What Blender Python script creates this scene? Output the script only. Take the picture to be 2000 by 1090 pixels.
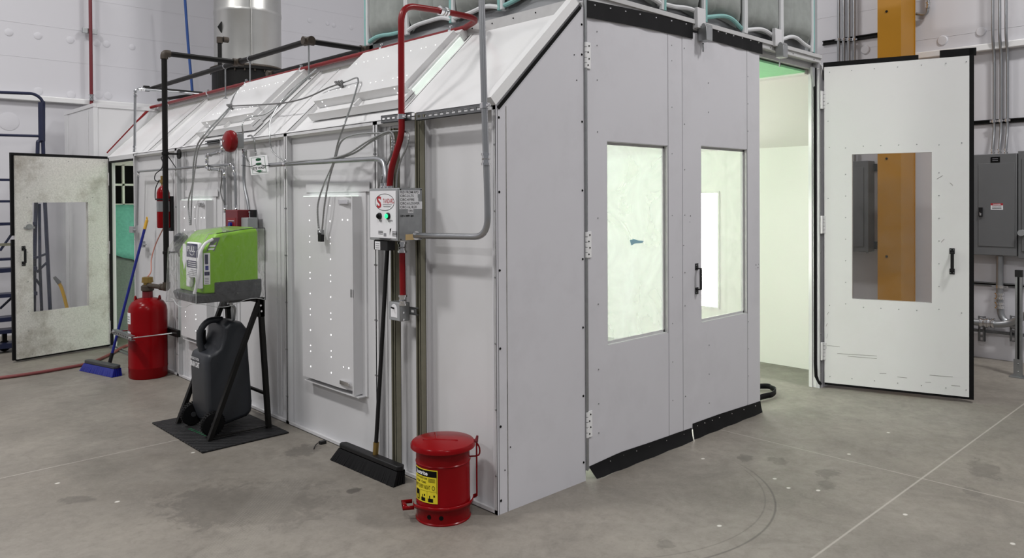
import bpy, math, random
from math import sin, cos, pi, radians as R
from mathutils import Vector as V, Matrix as MX
random.seed(7)
for o in list(bpy.data.objects): bpy.data.objects.remove(o)
SC = bpy.context.scene
COL = SC.collection
# ------------------------------------------------------------------ camera
FPX, CY, PITCH, ROLL, YAW = 1496.55, 401.89, .0103, -.0055, .7635
CAM = V((-2.6327, -2.8670, 1.62))
fw = V((sin(YAW)*cos(PITCH), cos(YAW)*cos(PITCH), -sin(PITCH)))
rt0 = V((cos(YAW), -sin(YAW), 0)); up0 = rt0.cross(fw)
rt = rt0*cos(ROLL)+up0*sin(ROLL); up = -rt0*sin(ROLL)+up0*cos(ROLL)
cd = bpy.data.cameras.new('camera'); co = bpy.data.objects.new('camera', cd); COL.objects.link(co)
cd.sensor_fit = 'HORIZONTAL'; cd.sensor_width = 36; cd.lens = FPX*36/2000; cd.shift_y = (CY-545)/2000
cd.clip_start = .05; cd.clip_end = 200
m = MX((rt, up, -fw)).transposed().to_4x4(); m.translation = CAM; co.matrix_world = m
SC.camera = co
# ------------------------------------------------------------------ light and exposure
SC.view_settings.view_transform = 'Standard'; SC.view_settings.look = 'None'
SC.view_settings.gamma = 1; SC.view_settings.use_curve_mapping = False; SC.view_settings.exposure = 0.0
w = bpy.data.worlds.new('hall'); SC.world = w; w.use_nodes = True
w.node_tree.nodes['Background'].inputs[0].default_value = (.86, .88, .94, 1)
w.node_tree.nodes['Background'].inputs[1].default_value = .22
def area(name, loc, tgt, sx, sy, pw, col=(1, .98, .97)):
    l = bpy.data.lights.new(name, 'AREA'); l.shape = 'RECTANGLE'; l.size = sx; l.size_y = sy; l.energy = pw; l.color = col
    o = bpy.data.objects.new(name, l); COL.objects.link(o); o.location = loc
    o.rotation_euler = (V(tgt)-V(loc)).to_track_quat('-Z', 'Y').to_euler(); return o
HB = [(-4.2, 3.0, 310), (-4.2, -3.2, 200), (3.4, -3.9, 330), (2.9, 3.2, 150), (-9.5, 1.0, 260), (-3.4, 6.2, 95), (-4.0, -9.0, 200)]  # lamp nearest the back wall is added to brighten the far slope
for i, (x, y, p) in enumerate(HB):
    if p: area('high_bay_and_fill_light', (x, y, 7.6), (x, y, 0), .5, 1.2, p)
# ------------------------------------------------------------------ pixel rays (photo frame 2000x1090) to points on real planes
def ray(px, py): return fw*FPX+rt*(px-1000)+up*(CY-py)
def PL(px, py, ax, v):
    d = ray(px, py); return CAM+d*((v-CAM[ax])/d[ax])
def S(px, py, x=0.): return PL(px, py, 0, x)
def F(px, py, y=0.): return PL(px, py, 1, y)
def G(px, py, z=0.): return PL(px, py, 2, z)
H1, RX, RZ = 2.092, .652, 2.725
KS = (RZ-H1)/RX
def SL(px, py, off=0.):
    d = ray(px, py); t = (H1+off+KS*CAM[0]-CAM[2])/(d[2]-KS*d[0]); return CAM+d*t
# ------------------------------------------------------------------ materials
def mat(name, col, rough=.5, metal=0., var=.06, scale=6., bump=0., spec=.5, emit=0., ecol=None, coat=0., dirt=0., dcol=(.25, .22, .17)):
    m = bpy.data.materials.new(name); m.use_nodes = True; n = m.node_tree.nodes; L = m.node_tree.links
    b = n['Principled BSDF']; b.inputs['Roughness'].default_value = rough; b.inputs['Metallic'].default_value = metal
    b.inputs['Specular IOR Level'].default_value = spec; b.inputs['Coat Weight'].default_value = coat
    tc = n.new('ShaderNodeTexCoord')
    nz = n.new('ShaderNodeTexNoise'); nz.inputs['Scale'].default_value = scale; nz.inputs['Detail'].default_value = 6
    L.new(tc.outputs['Object'], nz.inputs['Vector'])
    mx = n.new('ShaderNodeMix'); mx.data_type = 'RGBA'
    mx.inputs['A'].default_value = (*[c*(1-var) for c in col], 1); mx.inputs['B'].default_value = (*[min(1, c*(1+var)) for c in col], 1)
    L.new(nz.outputs['Fac'], mx.inputs['Factor']); out = mx.outputs['Result']
    if dirt:
        n2 = n.new('ShaderNodeTexNoise'); n2.inputs['Scale'].default_value = 1.7; n2.inputs['Detail'].default_value = 9; n2.inputs['Roughness'].default_value = .7
        L.new(tc.outputs['Object'], n2.inputs['Vector'])
        rp = n.new('ShaderNodeMapRange'); rp.inputs['From Min'].default_value = .50; rp.inputs['From Max'].default_value = .70; rp.inputs['To Max'].default_value = dirt
        L.new(n2.outputs['Fac'], rp.inputs['Value'])
        m2 = n.new('ShaderNodeMix'); m2.data_type = 'RGBA'; m2.inputs['B'].default_value = (*dcol, 1)
        L.new(rp.outputs['Result'], m2.inputs['Factor']); L.new(out, m2.inputs['A']); out = m2.outputs['Result']
    L.new(out, b.inputs['Base Color'])
    if bump:
        bp = n.new('ShaderNodeBump'); bp.inputs['Strength'].default_value = bump; bp.inputs['Distance'].default_value = .01
        L.new(nz.outputs['Fac'], bp.inputs['Height']); L.new(bp.outputs['Normal'], b.inputs['Normal'])
    if emit:
        b.inputs['Emission Color'].default_value = (*(ecol or col), 1); b.inputs['Emission Strength'].default_value = emit
    return m
def glass(name, haze=0., hcol=(.85, .9, .88), bump=0., ior=1.5, tint=(1, 1, 1), hz=(.4, .65, 3.), det=8, dis=1.4):
    m = bpy.data.materials.new(name); m.use_nodes = True; n = m.node_tree.nodes; L = m.node_tree.links
    n.remove(n['Principled BSDF']); o = n['Material Output']
    t = n.new('ShaderNodeBsdfTransparent'); t.inputs[0].default_value = (*tint, 1)
    g = n.new('ShaderNodeBsdfGlossy'); g.inputs['Roughness'].default_value = .03
    fr = n.new('ShaderNodeFresnel'); ge = n.new('ShaderNodeNewGeometry'); io = n.new('ShaderNodeMapRange')
    io.inputs['To Min'].default_value = ior; io.inputs['To Max'].default_value = 1/ior; L.new(ge.outputs['Backfacing'], io.inputs['Value']); L.new(io.outputs[0], fr.inputs['IOR'])
    a = n.new('ShaderNodeMixShader'); L.new(fr.outputs[0], a.inputs[0]); L.new(t.outputs[0], a.inputs[1]); L.new(g.outputs[0], a.inputs[2])
    last = a
    tc = n.new('ShaderNodeTexCoord'); nz = n.new('ShaderNodeTexNoise'); nz.inputs['Scale'].default_value = hz[2]; nz.inputs['Detail'].default_value = det; nz.inputs['Distortion'].default_value = dis
    L.new(tc.outputs['Object'], nz.inputs['Vector'])
    if haze:
        d = n.new('ShaderNodeBsdfTranslucent'); d.inputs[0].default_value = (*hcol, 1)
        d2 = n.new('ShaderNodeBsdfDiffuse'); d2.inputs[0].default_value = (*hcol, 1)
        ms = n.new('ShaderNodeMixShader'); ms.inputs[0].default_value = .4; L.new(d.outputs[0], ms.inputs[1]); L.new(d2.outputs[0], ms.inputs[2])
        rp = n.new('ShaderNodeMapRange'); rp.inputs['From Min'].default_value = hz[0]; rp.inputs['From Max'].default_value = hz[1]
        rp.inputs['To Min'].default_value = haze*.45; rp.inputs['To Max'].default_value = haze
        L.new(nz.outputs['Fac'], rp.inputs['Value'])
        x = n.new('ShaderNodeMixShader'); L.new(rp.outputs[0], x.inputs[0]); L.new(a.outputs[0], x.inputs[1]); L.new(ms.outputs[0], x.inputs[2]); last = x
    if bump:
        bp = n.new('ShaderNodeBump'); bp.inputs['Strength'].default_value = bump; bp.inputs['Distance'].default_value = .03
        L.new(nz.outputs['Fac'], bp.inputs['Height']); L.new(bp.outputs['Normal'], g.inputs['Normal']); L.new(bp.outputs['Normal'], fr.inputs['Normal'])
    L.new(last.outputs[0], o.inputs[0]); return m
M = {}
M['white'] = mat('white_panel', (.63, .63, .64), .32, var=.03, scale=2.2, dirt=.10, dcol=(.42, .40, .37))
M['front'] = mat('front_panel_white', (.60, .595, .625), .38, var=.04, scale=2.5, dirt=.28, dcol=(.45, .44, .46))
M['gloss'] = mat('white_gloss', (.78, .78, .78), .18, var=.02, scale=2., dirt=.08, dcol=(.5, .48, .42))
M['dirty'] = mat('white_oversprayed', (.60, .59, .56), .4, var=.35, scale=80., dirt=1., dcol=(.25, .22, .18))
M['flash'] = mat('greyed_white', (.50, .50, .50), .5, var=.1, scale=20)  # plain greyer white for flashing, header and window frames
M['galvd'] = mat('dark_galvanised', (.16, .165, .17), .4, .6, var=.2, scale=25.)
M['inner'] = mat('interior_white', (.82, .81, .765), .35, var=.02, scale=2.)
M['wallp'] = mat('wall_white', (.63, .625, .655), .6, var=.02, scale=1.5, bump=.15)
M['galv'] = mat('galvanised', (.34, .35, .355), .38, .8, var=.2, scale=25.)
M['emt'] = mat('conduit_steel', (.38, .39, .405), .34, .85, var=.1, scale=10.)
M['duct'] = mat('duct_steel', (.52, .52, .50), .36, .8, var=.16, scale=3.)
M['chrome'] = mat('bright_steel', (.75, .75, .76), .15, 1., var=.05)
M['black'] = mat('black_rubber', (.006, .006, .0065), .6, var=.3, scale=12., spec=.15)
M['bsteel'] = mat('black_iron', (.009, .0085, .008), .5, 0., var=.3, scale=15., spec=.18)
M['bpl'] = mat('black_plastic', (.010, .010, .011), .45, var=.1, spec=.3)
M['brown'] = mat('rusty_fitting', (.045, .033, .022), .6, 0., var=.4, scale=30.)
M['red'] = mat('red_enamel', (.20, .002, .004), .22, var=.08, spec=.15)
M['redc'] = mat('red_conduit', (.19, .005, .007), .3, var=.1, spec=.3)
M['reddk'] = mat('dark_red_steel', (.14, .006, .012), .4, var=.15)
M['blue'] = mat('blue_plastic', (.005, .012, .20), .4, var=.2, scale=30)
M['bluer'] = mat('blue_rope', (.02, .07, .26), .6)
M['navy'] = mat('navy_steel', (.010, .014, .045), .4, var=.2)
M['yel'] = mat('yellow_plastic', (.62, .36, .03), .45)
M['yelp'] = mat('yellow_column', (.42, .19, .006), .45, var=.12, scale=3., dirt=.15, dcol=(.3, .15, .02))
M['brass'] = mat('brass', (.30, .20, .06), .4, .7)
M['green'] = mat('lime_plastic', (.20, .45, .009), .4, var=.05)
M['dgrey'] = mat('dark_grey_plastic', (.040, .042, .046), .45, var=.1, scale=30)
M['cart'] = mat('charcoal_plastic', (.022, .025, .031), .42, var=.15, scale=20., bump=.05)
M['pgrey'] = mat('panel_grey', (.135, .138, .142), .45, var=.04)
M['lgrey'] = mat('light_grey_box', (.30, .31, .32), .45, var=.1)
M['paper'] = mat('white_label', (.80, .80, .82), .5, var=.02)
M['label'] = mat('label_yellow', (.72, .60, .02), .45, var=.03)
M['ink'] = mat('ink_black', (.004, .004, .004), .6, spec=.1)
M['inkr'] = mat('ink_red', (.42, .02, .03), .5)
M['inkg'] = mat('ink_green', (.005, .12, .04), .5)
M['inkn'] = mat('ink_navy', (.02, .02, .07), .5)
M['inkgy'] = mat('ink_grey', (.25, .25, .27), .5)
M['tan'] = mat('tan_tape', (.62, .45, .22), .6)
M['olive'] = mat('olive_strut', (.24, .23, .17), .5, .4, var=.15, scale=20)
M['bag'] = mat('filter_blanket', (.30, .32, .305), .95, var=.2, scale=14., bump=.4, spec=.1)
M['pipw'] = mat('white_piping', (.62, .63, .64), .8, var=.05)
M['teal'] = mat('teal_piping', (.22, .44, .42), .7, var=.2, scale=9)
M['tealf'] = mat('teal_filter', (.16, .46, .38), .9, var=.25, scale=28., bump=.5)
M['grnf'] = mat('green_ceiling_filter', (.40, .85, .47), .9, var=.1, scale=20.)
M['dirtf'] = mat('soiled_filter', (.17, .20, .185), .95, var=.3, scale=50., bump=.3)
M['copper'] = mat('pink_tube', (.50, .22, .17), .4, var=.1)
M['hose'] = mat('red_rubber_hose', (.20, .05, .05), .5, var=.15)
M['lamp'] = mat('lamp_lens', (1, 1, .96), .4, emit=14.5, ecol=(1., .98, .93))
M['leak'] = mat('leaked_light_dot', (1, 1, 1), .4, emit=3.)  # glowing discs stand in for lamp light leaking through the holes
M['leakg'] = mat('leaked_light_glow', (.8, .9, .82), .4, emit=.5, ecol=(.90, 1., .92))  # glowing strips imitate inside light escaping at the fixture edges
M['bluep'] = mat('blue_paint', (.26, .48, .56), .6)
M['scuffg'] = mat('scuff_grey', (.22, .21, .19), .7)
M['ledg'] = mat('green_pilot_light', (.0, .6, .2), .3, emit=1.2, ecol=(.03, .85, .30))
M['clear'] = glass('clear_vinyl', haze=.05, hcol=(.9, .9, .92), bump=1., ior=1.6, hz=(.45, .7, 9.))
M['pane'] = glass('clear_pane', haze=.04, ior=1.35)
M['hazy'] = glass('scratched_pane', haze=.42, hcol=(.90, .93, .95), ior=1.3, hz=(.3, .7, 3.4), det=5, dis=.7)
M['hazy2'] = glass('worn_pane', haze=.17, hcol=(.90, .93, .93), ior=1.3, hz=(.4, .7, 3.4), det=5, dis=.7)
M['hosep'] = mat('clear_hose', (.45, .46, .46), .3)
M['lflex'] = mat('armoured_cable', (.36, .37, .37), .35, .8, var=.15, scale=60)
M['cord'] = mat('grey_cable', (.13, .13, .13), .5, var=.1)
def wave_bump(m, scale, strength, direction='X', dist=.004):
    n = m.node_tree.nodes; L = m.node_tree.links
    tc = n.new('ShaderNodeTexCoord'); wv = n.new('ShaderNodeTexWave'); wv.bands_direction = direction; wv.inputs['Scale'].default_value = scale
    L.new(tc.outputs['Object'], wv.inputs['Vector']); bp = n.new('ShaderNodeBump'); bp.inputs['Strength'].default_value = strength; bp.inputs['Distance'].default_value = dist
    L.new(wv.outputs['Fac'], bp.inputs['Height']); L.new(bp.outputs['Normal'], n['Principled BSDF'].inputs['Normal'])
M['mat'] = mat('rubber_mat', (.011, .011, .012), .55, var=.1, spec=.3); wave_bump(M['mat'], 14., 1., 'DIAGONAL', .006)
# concrete floor: mottled slab with saw-cut joints, stains with their own outline, white paint specks
def concrete():
    m = bpy.data.materials.new('concrete'); m.use_nodes = True; n = m.node_tree.nodes; L = m.node_tree.links
    b = n['Principled BSDF']; tc = n.new('ShaderNodeNewGeometry'); sp = n.new('ShaderNodeSeparateXYZ'); L.new(tc.outputs['Position'], sp.inputs[0])
    def noise(s, d=8, r=.6, dist=0., vec=None):
        q = n.new('ShaderNodeTexNoise'); q.inputs['Scale'].default_value = s; q.inputs['Detail'].default_value = d; q.inputs['Roughness'].default_value = r
        q.inputs['Distortion'].default_value = dist; L.new(vec or tc.outputs['Position'], q.inputs['Vector']); return q.outputs['Fac']
    def math_(op, a, b_=None, c=None, clamp=False):
        q = n.new('ShaderNodeMath'); q.operation = op; q.use_clamp = clamp
        for i, s in enumerate((a, b_, c)):
            if s is None: continue
            if isinstance(s, (int, float)): q.inputs[i].default_value = s
            else: L.new(s, q.inputs[i])
        return q.outputs[0]
    def rng(v, a, b_, c=0., d=1.):
        q = n.new('ShaderNodeMapRange'); q.inputs[1].default_value = a; q.inputs[2].default_value = b_; q.inputs[3].default_value = c; q.inputs[4].default_value = d
        L.new(v, q.inputs[0]); return q.outputs[0]
    def mix(f, a, b_):
        q = n.new('ShaderNodeMix'); q.data_type = 'RGBA'
        if isinstance(f, float): q.inputs[0].default_value = f
        else: L.new(f, q.inputs[0])
        for k, s in (('A', a), ('B', b_)):
            if isinstance(s, tuple): q.inputs[k].default_value = (*s, 1)
            else: L.new(s, q.inputs[k])
        return q.outputs['Result']
    n1 = noise(.9, 9, .62, .6); n2 = noise(5., 8, .65, .3); n3 = noise(70., 3, .6); n5 = noise(17., 8, .75, .5)
    n0 = noise(.45, 6, .6, .8); n4 = noise(2.2, 10, .72, 1.2)
    c = mix(rng(n1, .34, .66), (.140, .124, .102), (.270, .244, .206))
    c = mix(rng(n0, .4, .62, 0, .35), c, (.30, .28, .25))
    c = mix(rng(n4, .50, .66, 0, .5), c, (.120, .108, .092))
    c = mix(rng(n2, .35, .65, 0, .35), c, (.17, .155, .135))
    c = mix(rng(n5, .48, .68, 0, .45), c, (.125, .112, .095))
    c = mix(rng(n5, .45, .30, 0, .35), c, (.30, .275, .235))
    c = mix(rng(n3, .3, .7, 0, .22), c, (.30, .28, .25))
    X, Y = sp.outputs[0], sp.outputs[1]
    wob = math_('SUBTRACT', noise(9., 8, .75, .8), .5)
    # dark stains (x, y, rx, ry, rot, strength)
    for (sx, sy, rx, ry, a, st) in STAINS:
        dx = math_('SUBTRACT', X, sx); dy = math_('SUBTRACT', Y, sy)
        u = math_('ADD', math_('MULTIPLY', dx, cos(a)), math_('MULTIPLY', dy, sin(a)))
        v = math_('SUBTRACT', math_('MULTIPLY', dy, cos(a)), math_('MULTIPLY', dx, sin(a)))
        u = math_('DIVIDE', u, rx); v = math_('DIVIDE', v, ry)
        r = math_('SQRT', math_('ADD', math_('MULTIPLY', u, u), math_('MULTIPLY', v, v)))
        r = math_('ADD', r, math_('MULTIPLY', wob, 3.4))
        c = mix(rng(r, 1.15, .85, 0, min(1., st*1.35)), c, (.062, .055, .048))
    # saw-cut joints
    for (ax, p, wd, lo, hi) in ((Y, -1.325, .0048, -9, 99), (X, 2.08, .0035, -9, 99), (Y, 2.42, .004, -99, 99)):
        d = math_('ABSOLUTE', math_('SUBTRACT', ax, p))
        c = mix(rng(d, wd*1.6, wd*.5, 0, .75), c, (.42, .39, .35))
    # circular tyre scuff
    for (cx_, cy_, rr, wd, st) in ((.664, -.057, .984, .004, .6), (.70, -.03, .94, .003, .35)):
        dx = math_('SUBTRACT', X, cx_); dy = math_('SUBTRACT', Y, cy_)
        r = math_('SQRT', math_('ADD', math_('MULTIPLY', dx, dx), math_('MULTIPLY', dy, dy)))
        d = math_('ABSOLUTE', math_('SUBTRACT', r, rr)); k = rng(d, wd*2, wd*.4, 0, st)
        k = math_('MULTIPLY', k, rng(math_('ADD', math_('MULTIPLY', dy, -1.), math_('MULTIPLY', noise(3.), .3)), .50, .80))
        c = mix(k, c, (.06, .055, .05))
    for (px, py) in ((1513, 935), (1735, 845), (1658, 887), (1405, 1027), (1598, 958), (1540, 953), (1768, 1005), (1978, 1062), (1373, 896), (229, 980), (377, 884), (112, 944)):
        p = G(px, py); dx = math_('SUBTRACT', X, p.x); dy = math_('SUBTRACT', Y, p.y)
        r = math_('SQRT', math_('ADD', math_('MULTIPLY', dx, dx), math_('MULTIPLY', math_('MULTIPLY', dy, dy), 1.6)))
        c = mix(rng(r, .016, .010, 0, .9), c, (.62, .60, .55))
    # tyre tread print
    dx = math_('SUBTRACT', X, -1.25); ux = math_('MULTIPLY', math_('SUBTRACT', X, Y), .7071); vx = math_('MULTIPLY', math_('ADD', X, Y), .7071)
    br = n.new('ShaderNodeTexBrick'); br.inputs['Scale'].default_value = 22.; br.inputs['Mortar Size'].default_value = .03
    br.inputs['Color1'].default_value = (0, 0, 0, 1); br.inputs['Color2'].default_value = (0, 0, 0, 1); br.inputs['Mortar'].default_value = (1, 1, 1, 1)
    L.new(tc.outputs['Position'], br.inputs['Vector'])
    band = math_('MULTIPLY', rng(math_('ABSOLUTE', math_('SUBTRACT', ux, TRU)), .14, .10), rng(math_('ABSOLUTE', math_('SUBTRACT', vx, TRV)), .75, .45))
    c = mix(math_('MULTIPLY', math_('MULTIPLY', band, br.outputs['Fac']), .42), c, (.33, .31, .27))
    L.new(c, b.inputs['Base Color'])
    L.new(rng(n2, .3, .7, .42, .62), b.inputs['Roughness'])
    bp = n.new('ShaderNodeBump'); bp.inputs['Strength'].default_value = .12; bp.inputs['Distance'].default_value = .01
    L.new(n2, bp.inputs['Height']); L.new(bp.outputs['Normal'], b.inputs['Normal']); return m
def st(px, py, rx, ry, a=0., s=.5):
    p = G(px, py); return (p.x, p.y, rx, ry, a, s)
STAINS = [st(480, 985, .30, .42, .6, .20), st(425, 990, .22, .30, .6, .12), st(690, 958, .045, .03, .2, .55), st(590, 880, .12, .10, .3, .35), st(150, 975, .05, .10, .8, .3),
          st(1458, 895, .07, .05, .3, .35), st(1615, 925, .09, .06, .2, .3), st(1520, 900, .06, .05, 1., .3), st(1920, 915, .16, .08, .4, .28),
          st(1610, 945, .08, .05, .2, .3), st(1900, 960, .06, .05, .2, .22), st(1300, 1060, .05, .04, .4, .25)]
pt_ = G(500, 1010); TRU = (pt_.x-pt_.y)*.7071; TRV = (pt_.x+pt_.y)*.7071
M['floor'] = concrete()
# ------------------------------------------------------------------ mesh builder
class MB:
    def __init__(s): s.v = []; s.f = []; s.m = []
    def add(s, vs, fs, m=0):
        k = len(s.v); s.v += [V(p) for p in vs]
        for f in fs: s.f.append([i+k for i in f]); s.m.append(m)
        return s
    def box(s, x0, x1, y0, y1, z0, z1, m=0, T=None):
        vs = [V((x, y, z)) for x in (x0, x1) for y in (y0, y1) for z in (z0, z1)]
        if T is not None: vs = [T @ p for p in vs]
        return s.add(vs, [(0, 1, 3, 2), (4, 6, 7, 5), (0, 4, 5, 1), (2, 3, 7, 6), (0, 2, 6, 4), (1, 5, 7, 3)], m)
    def bar(s, a, b, w, h, m=0, upv=(0, 0, 1)):
        a = V(a); b = V(b); d = (b-a); ln = d.length; d.normalize(); u = V(upv)
        if abs(d.dot(u)) > .98: u = V((1, 0, 0))
        r = d.cross(u).normalized(); u = r.cross(d)
        T = MX((r, d, u)).transposed().to_4x4(); T.translation = a
        return s.box(-w/2, w/2, 0, ln, -h/2, h/2, m, T)
    def tube(s, pts, r, seg=10, m=0, caps=True, closed=False):
        pts = [V(p) for p in pts]; n = len(pts); rs = r if isinstance(r, list) else [r]*n
        t0 = (pts[1]-pts[0]).normalized(); u = V((0, 0, 1)) if abs(t0.z) < .9 else V((1, 0, 0)); u = (u-t0*u.dot(t0)).normalized()
        vs = []
        for i, p in enumerate(pts):
            if closed: t = (pts[(i+1) % n]-pts[i-1]).normalized()
            else: t = (pts[min(i+1, n-1)]-pts[max(i-1, 0)]).normalized()
            u = (u-t*u.dot(t)).normalized(); w_ = t.cross(u)
            for k in range(seg):
                a = 2*pi*k/seg; vs.append(p+(u*cos(a)+w_*sin(a))*rs[i])
        fs = []
        for i in range(n if closed else n-1):
            j = (i+1) % n
            for k in range(seg):
                q = (k+1) % seg; fs.append((i*seg+k, i*seg+q, j*seg+q, j*seg+k))
        if caps and not closed: fs += [tuple(range(seg))[::-1], tuple((n-1)*seg+k for k in range(seg))]
        return s.add(vs, fs, m)
    def cyl(s, a, b, r, seg=16, m=0, r2=None): return s.tube([a, b], [r, r if r2 is None else r2], seg, m)
    def lathe(s, prof, c=(0, 0, 0), seg=32, m=0, axis='z', T=None):
        vs = []; c = V(c)
        for (r, z) in prof:
            for k in range(seg):
                a = 2*pi*k/seg; p = V((r*cos(a), r*sin(a), z))
                if axis == 'x': p = V((z, r*cos(a), r*sin(a)))
                if axis == 'y': p = V((r*cos(a), z, r*sin(a)))
                if T is not None: p = T @ p
                vs.append(p+c)
        fs = []
        for i in range(len(prof)-1):
            for k in range(seg):
                q = (k+1) % seg; fs.append((i*seg+k, i*seg+q, (i+1)*seg+q, (i+1)*seg+k))
        fs += [tuple(range(seg))[::-1], tuple((len(prof)-1)*seg+k for k in range(seg))]
        return s.add(vs, fs, m)
    def prism(s, poly, lo, hi, pl='xz', m=0, T=None):
        def mp(a, b, c):
            return {'xz': V((a, c, b)), 'xy': V((a, b, c)), 'yz': V((c, a, b))}[pl]
        n = len(poly); vs = [mp(a, b, lo) for a, b in poly]+[mp(a, b, hi) for a, b in poly]
        if T is not None: vs = [T @ p for p in vs]
        fs = [tuple(range(n)), tuple(range(2*n-1, n-1, -1))]+[(i, i+n, (i+1) % n+n, (i+1) % n) for i in range(n)]
        return s.add(vs, fs, m)
    def quad(s, *p, m=0): return s.add(p, [tuple(range(len(p)))], m)
    def build(s, name, mats, parent=None, bevel=0., seg=2, ang=35, smooth=True, sub=0):
        me = bpy.data.meshes.new(name); me.from_pydata([tuple(p) for p in s.v], [], s.f)
        if not isinstance(mats, (list, tuple)): mats = [mats]
        for q in mats: me.materials.append(M[q] if isinstance(q, str) else q)
        for i, p in enumerate(me.polygons): p.material_index = s.m[i]; p.use_smooth = smooth
        me.update()
        import bmesh as bmm
        bm = bmm.new(); bm.from_mesh(me); bmm.ops.recalc_face_normals(bm, faces=bm.faces); bm.to_mesh(me); bm.free()
        if smooth: me.set_sharp_from_angle(angle=R(ang))
        # origin at the mesh's own centre
        lo = V([min(p[i] for p in s.v) for i in range(3)]); hi = V([max(p[i] for p in s.v) for i in range(3)]); ctr = (lo+hi)/2
        me.transform(MX.Translation(-ctr))
        o = bpy.data.objects.new(name, me); COL.objects.link(o)
        o['wc'] = tuple(ctr)
        if parent is not None: o.parent = parent; o.location = ctr-V(parent['wc'])
        else: o.location = ctr
        if bevel:
            b = o.modifiers.new('bevel', 'BEVEL'); b.width = bevel; b.segments = seg; b.limit_method = 'ANGLE'; b.angle_limit = R(40)
        if sub:
            b = o.modifiers.new('sub', 'SUBSURF'); b.levels = sub; b.render_levels = sub
        return o
def tag(o, label, cat, group=None):
    o['label'] = label; o['category'] = cat
    if group: o['group'] = group
    return o
def thing(name, label, cat, loc, group=None):
    o = bpy.data.objects.new(name, None); COL.objects.link(o); o.empty_display_size = .1; o.location = loc; o['wc'] = tuple(V(loc)); tag(o, label, cat, group); return o
def struct(o): o['kind'] = 'structure'; return o
def fillet(pts, r, n=6):
    pts = [V(p) for p in pts]; out = [pts[0]]
    for i in range(1, len(pts)-1):
        a, b, c = pts[i-1], pts[i], pts[i+1]; u = (a-b); v = (c-b); k = min(r, u.length*.49, v.length*.49)
        p, q = b+u.normalized()*k, b+v.normalized()*k
        for j in range(n+1):
            t = j/n; out.append(p*(1-t)**2+b*2*t*(1-t)+q*t*t)
    out.append(pts[-1]); return out
def spline(pts, n=8):
    pts = [V(p) for p in pts]; P = [pts[0]*2-pts[1]]+pts+[pts[-1]*2-pts[-2]]; out = []
    for i in range(1, len(P)-2):
        a, b, c, d = P[i-1:i+3]
        for j in range(n):
            t = j/n; out.append(.5*((2*b)+(c-a)*t+(2*a-5*b+4*c-d)*t*t+(3*b-a-3*c+d)*t**3))
    out.append(pts[-1]); return out
def resample(pts, step):
    out = [pts[0]]; acc = 0.
    for a, b in zip(pts, pts[1:]):
        d = (b-a).length; k = step-acc
        while k <= d: out.append(a.lerp(b, k/d)); k += step
        acc = (acc+d) % step
    out.append(pts[-1]); return out
_tc = {}
def txt(s, size=1., bold=0., align='LEFT'):
    key = (s, bold, align)
    if key not in _tc:
        c = bpy.data.curves.new('t', 'FONT'); c.body = s; c.size = 1.; c.align_x = align; c.offset = bold; c.resolution_u = 3
        o = bpy.data.objects.new('t', c); me = bpy.data.meshes.new_from_object(o)
        _tc[key] = ([(v.co.x, v.co.y) for v in me.vertices], [tuple(p.vertices) for p in me.polygons])
        bpy.data.objects.remove(o); bpy.data.curves.remove(c); bpy.data.meshes.remove(me)
    v, f = _tc[key]; return [(x*size, y*size) for x, y in v], f
def write(mb, s, mp, size, m=0, bold=.0, align='LEFT', sx=1.):
    v, f = txt(s, size, bold, align); mb.add([mp(x*sx, y) for x, y in v], f, m)
def screw(mb, p, n, r=.006, m=1):
    n = V(n).normalized(); mb.cyl(V(p)-n*.001, V(p)+n*.004, r, 6, m, r*.6)
# ------------------------------------------------------------------ setting
WB, WR = 7.95, 6.04
struct(MB().box(-16, WR+.3, -14, WB+.3, -.1, 0).build('floor', 'floor'))
b = MB().box(-16, WR+.3, WB, WB+.2, 0, 9)
for (px, py, r) in ((17, 63, .045), (74, 70, .045), (137, 78, .045), (189, 84, .045), (208, 86, .045), (258, 92, .04), (139, 185, .05), (193, 185, .05), (211, 187, .05), (75, 178, .05), (17, 237, .11),
                    (605, 40, .04), (640, 46, .035), (652, 49, .04), (686, 54, .04)):
    c = F(px, py, WB); b.lathe([(r*1.0, 0), (r, -.003), (r*.85, -.006), (r*.1, -.007)], c, 20, 0, 'y')
for k in range(-20, 20):
    zz = 2.95+k*.41
    if 3 < zz < 7: b.box(-16, WR, WB-.002, WB, zz, zz+.004)
struct(b.build('wall_back', 'wallp'))
b = MB().box(WR, WR+.2, -14, WB, 0, 9)
for (px, py, r) in ((1690, 97, .05), (1841, 79, .05), (1916, 62, .045)):
    c = S(px, py, WR); b.lathe([(r, 0), (r, -.006), (r*.85, -.012), (r*.1, -.014)], c, 20, 0, 'x')
for k in range(8): b.box(WR-.002, WR, -14, WB, 3.25+k*.41, 3.254+k*.41)
struct(b.build('wall_right', 'wallp'))
struct(MB().box(-16, WR, WB-.07, WB, 2.83, 2.90).build('trim_1', 'gloss', bevel=.01))
struct(MB().box(WR-.07, WR, -14, WB-.07, 3.045, 3.115).build('trim_2', 'gloss', bevel=.01))
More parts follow.
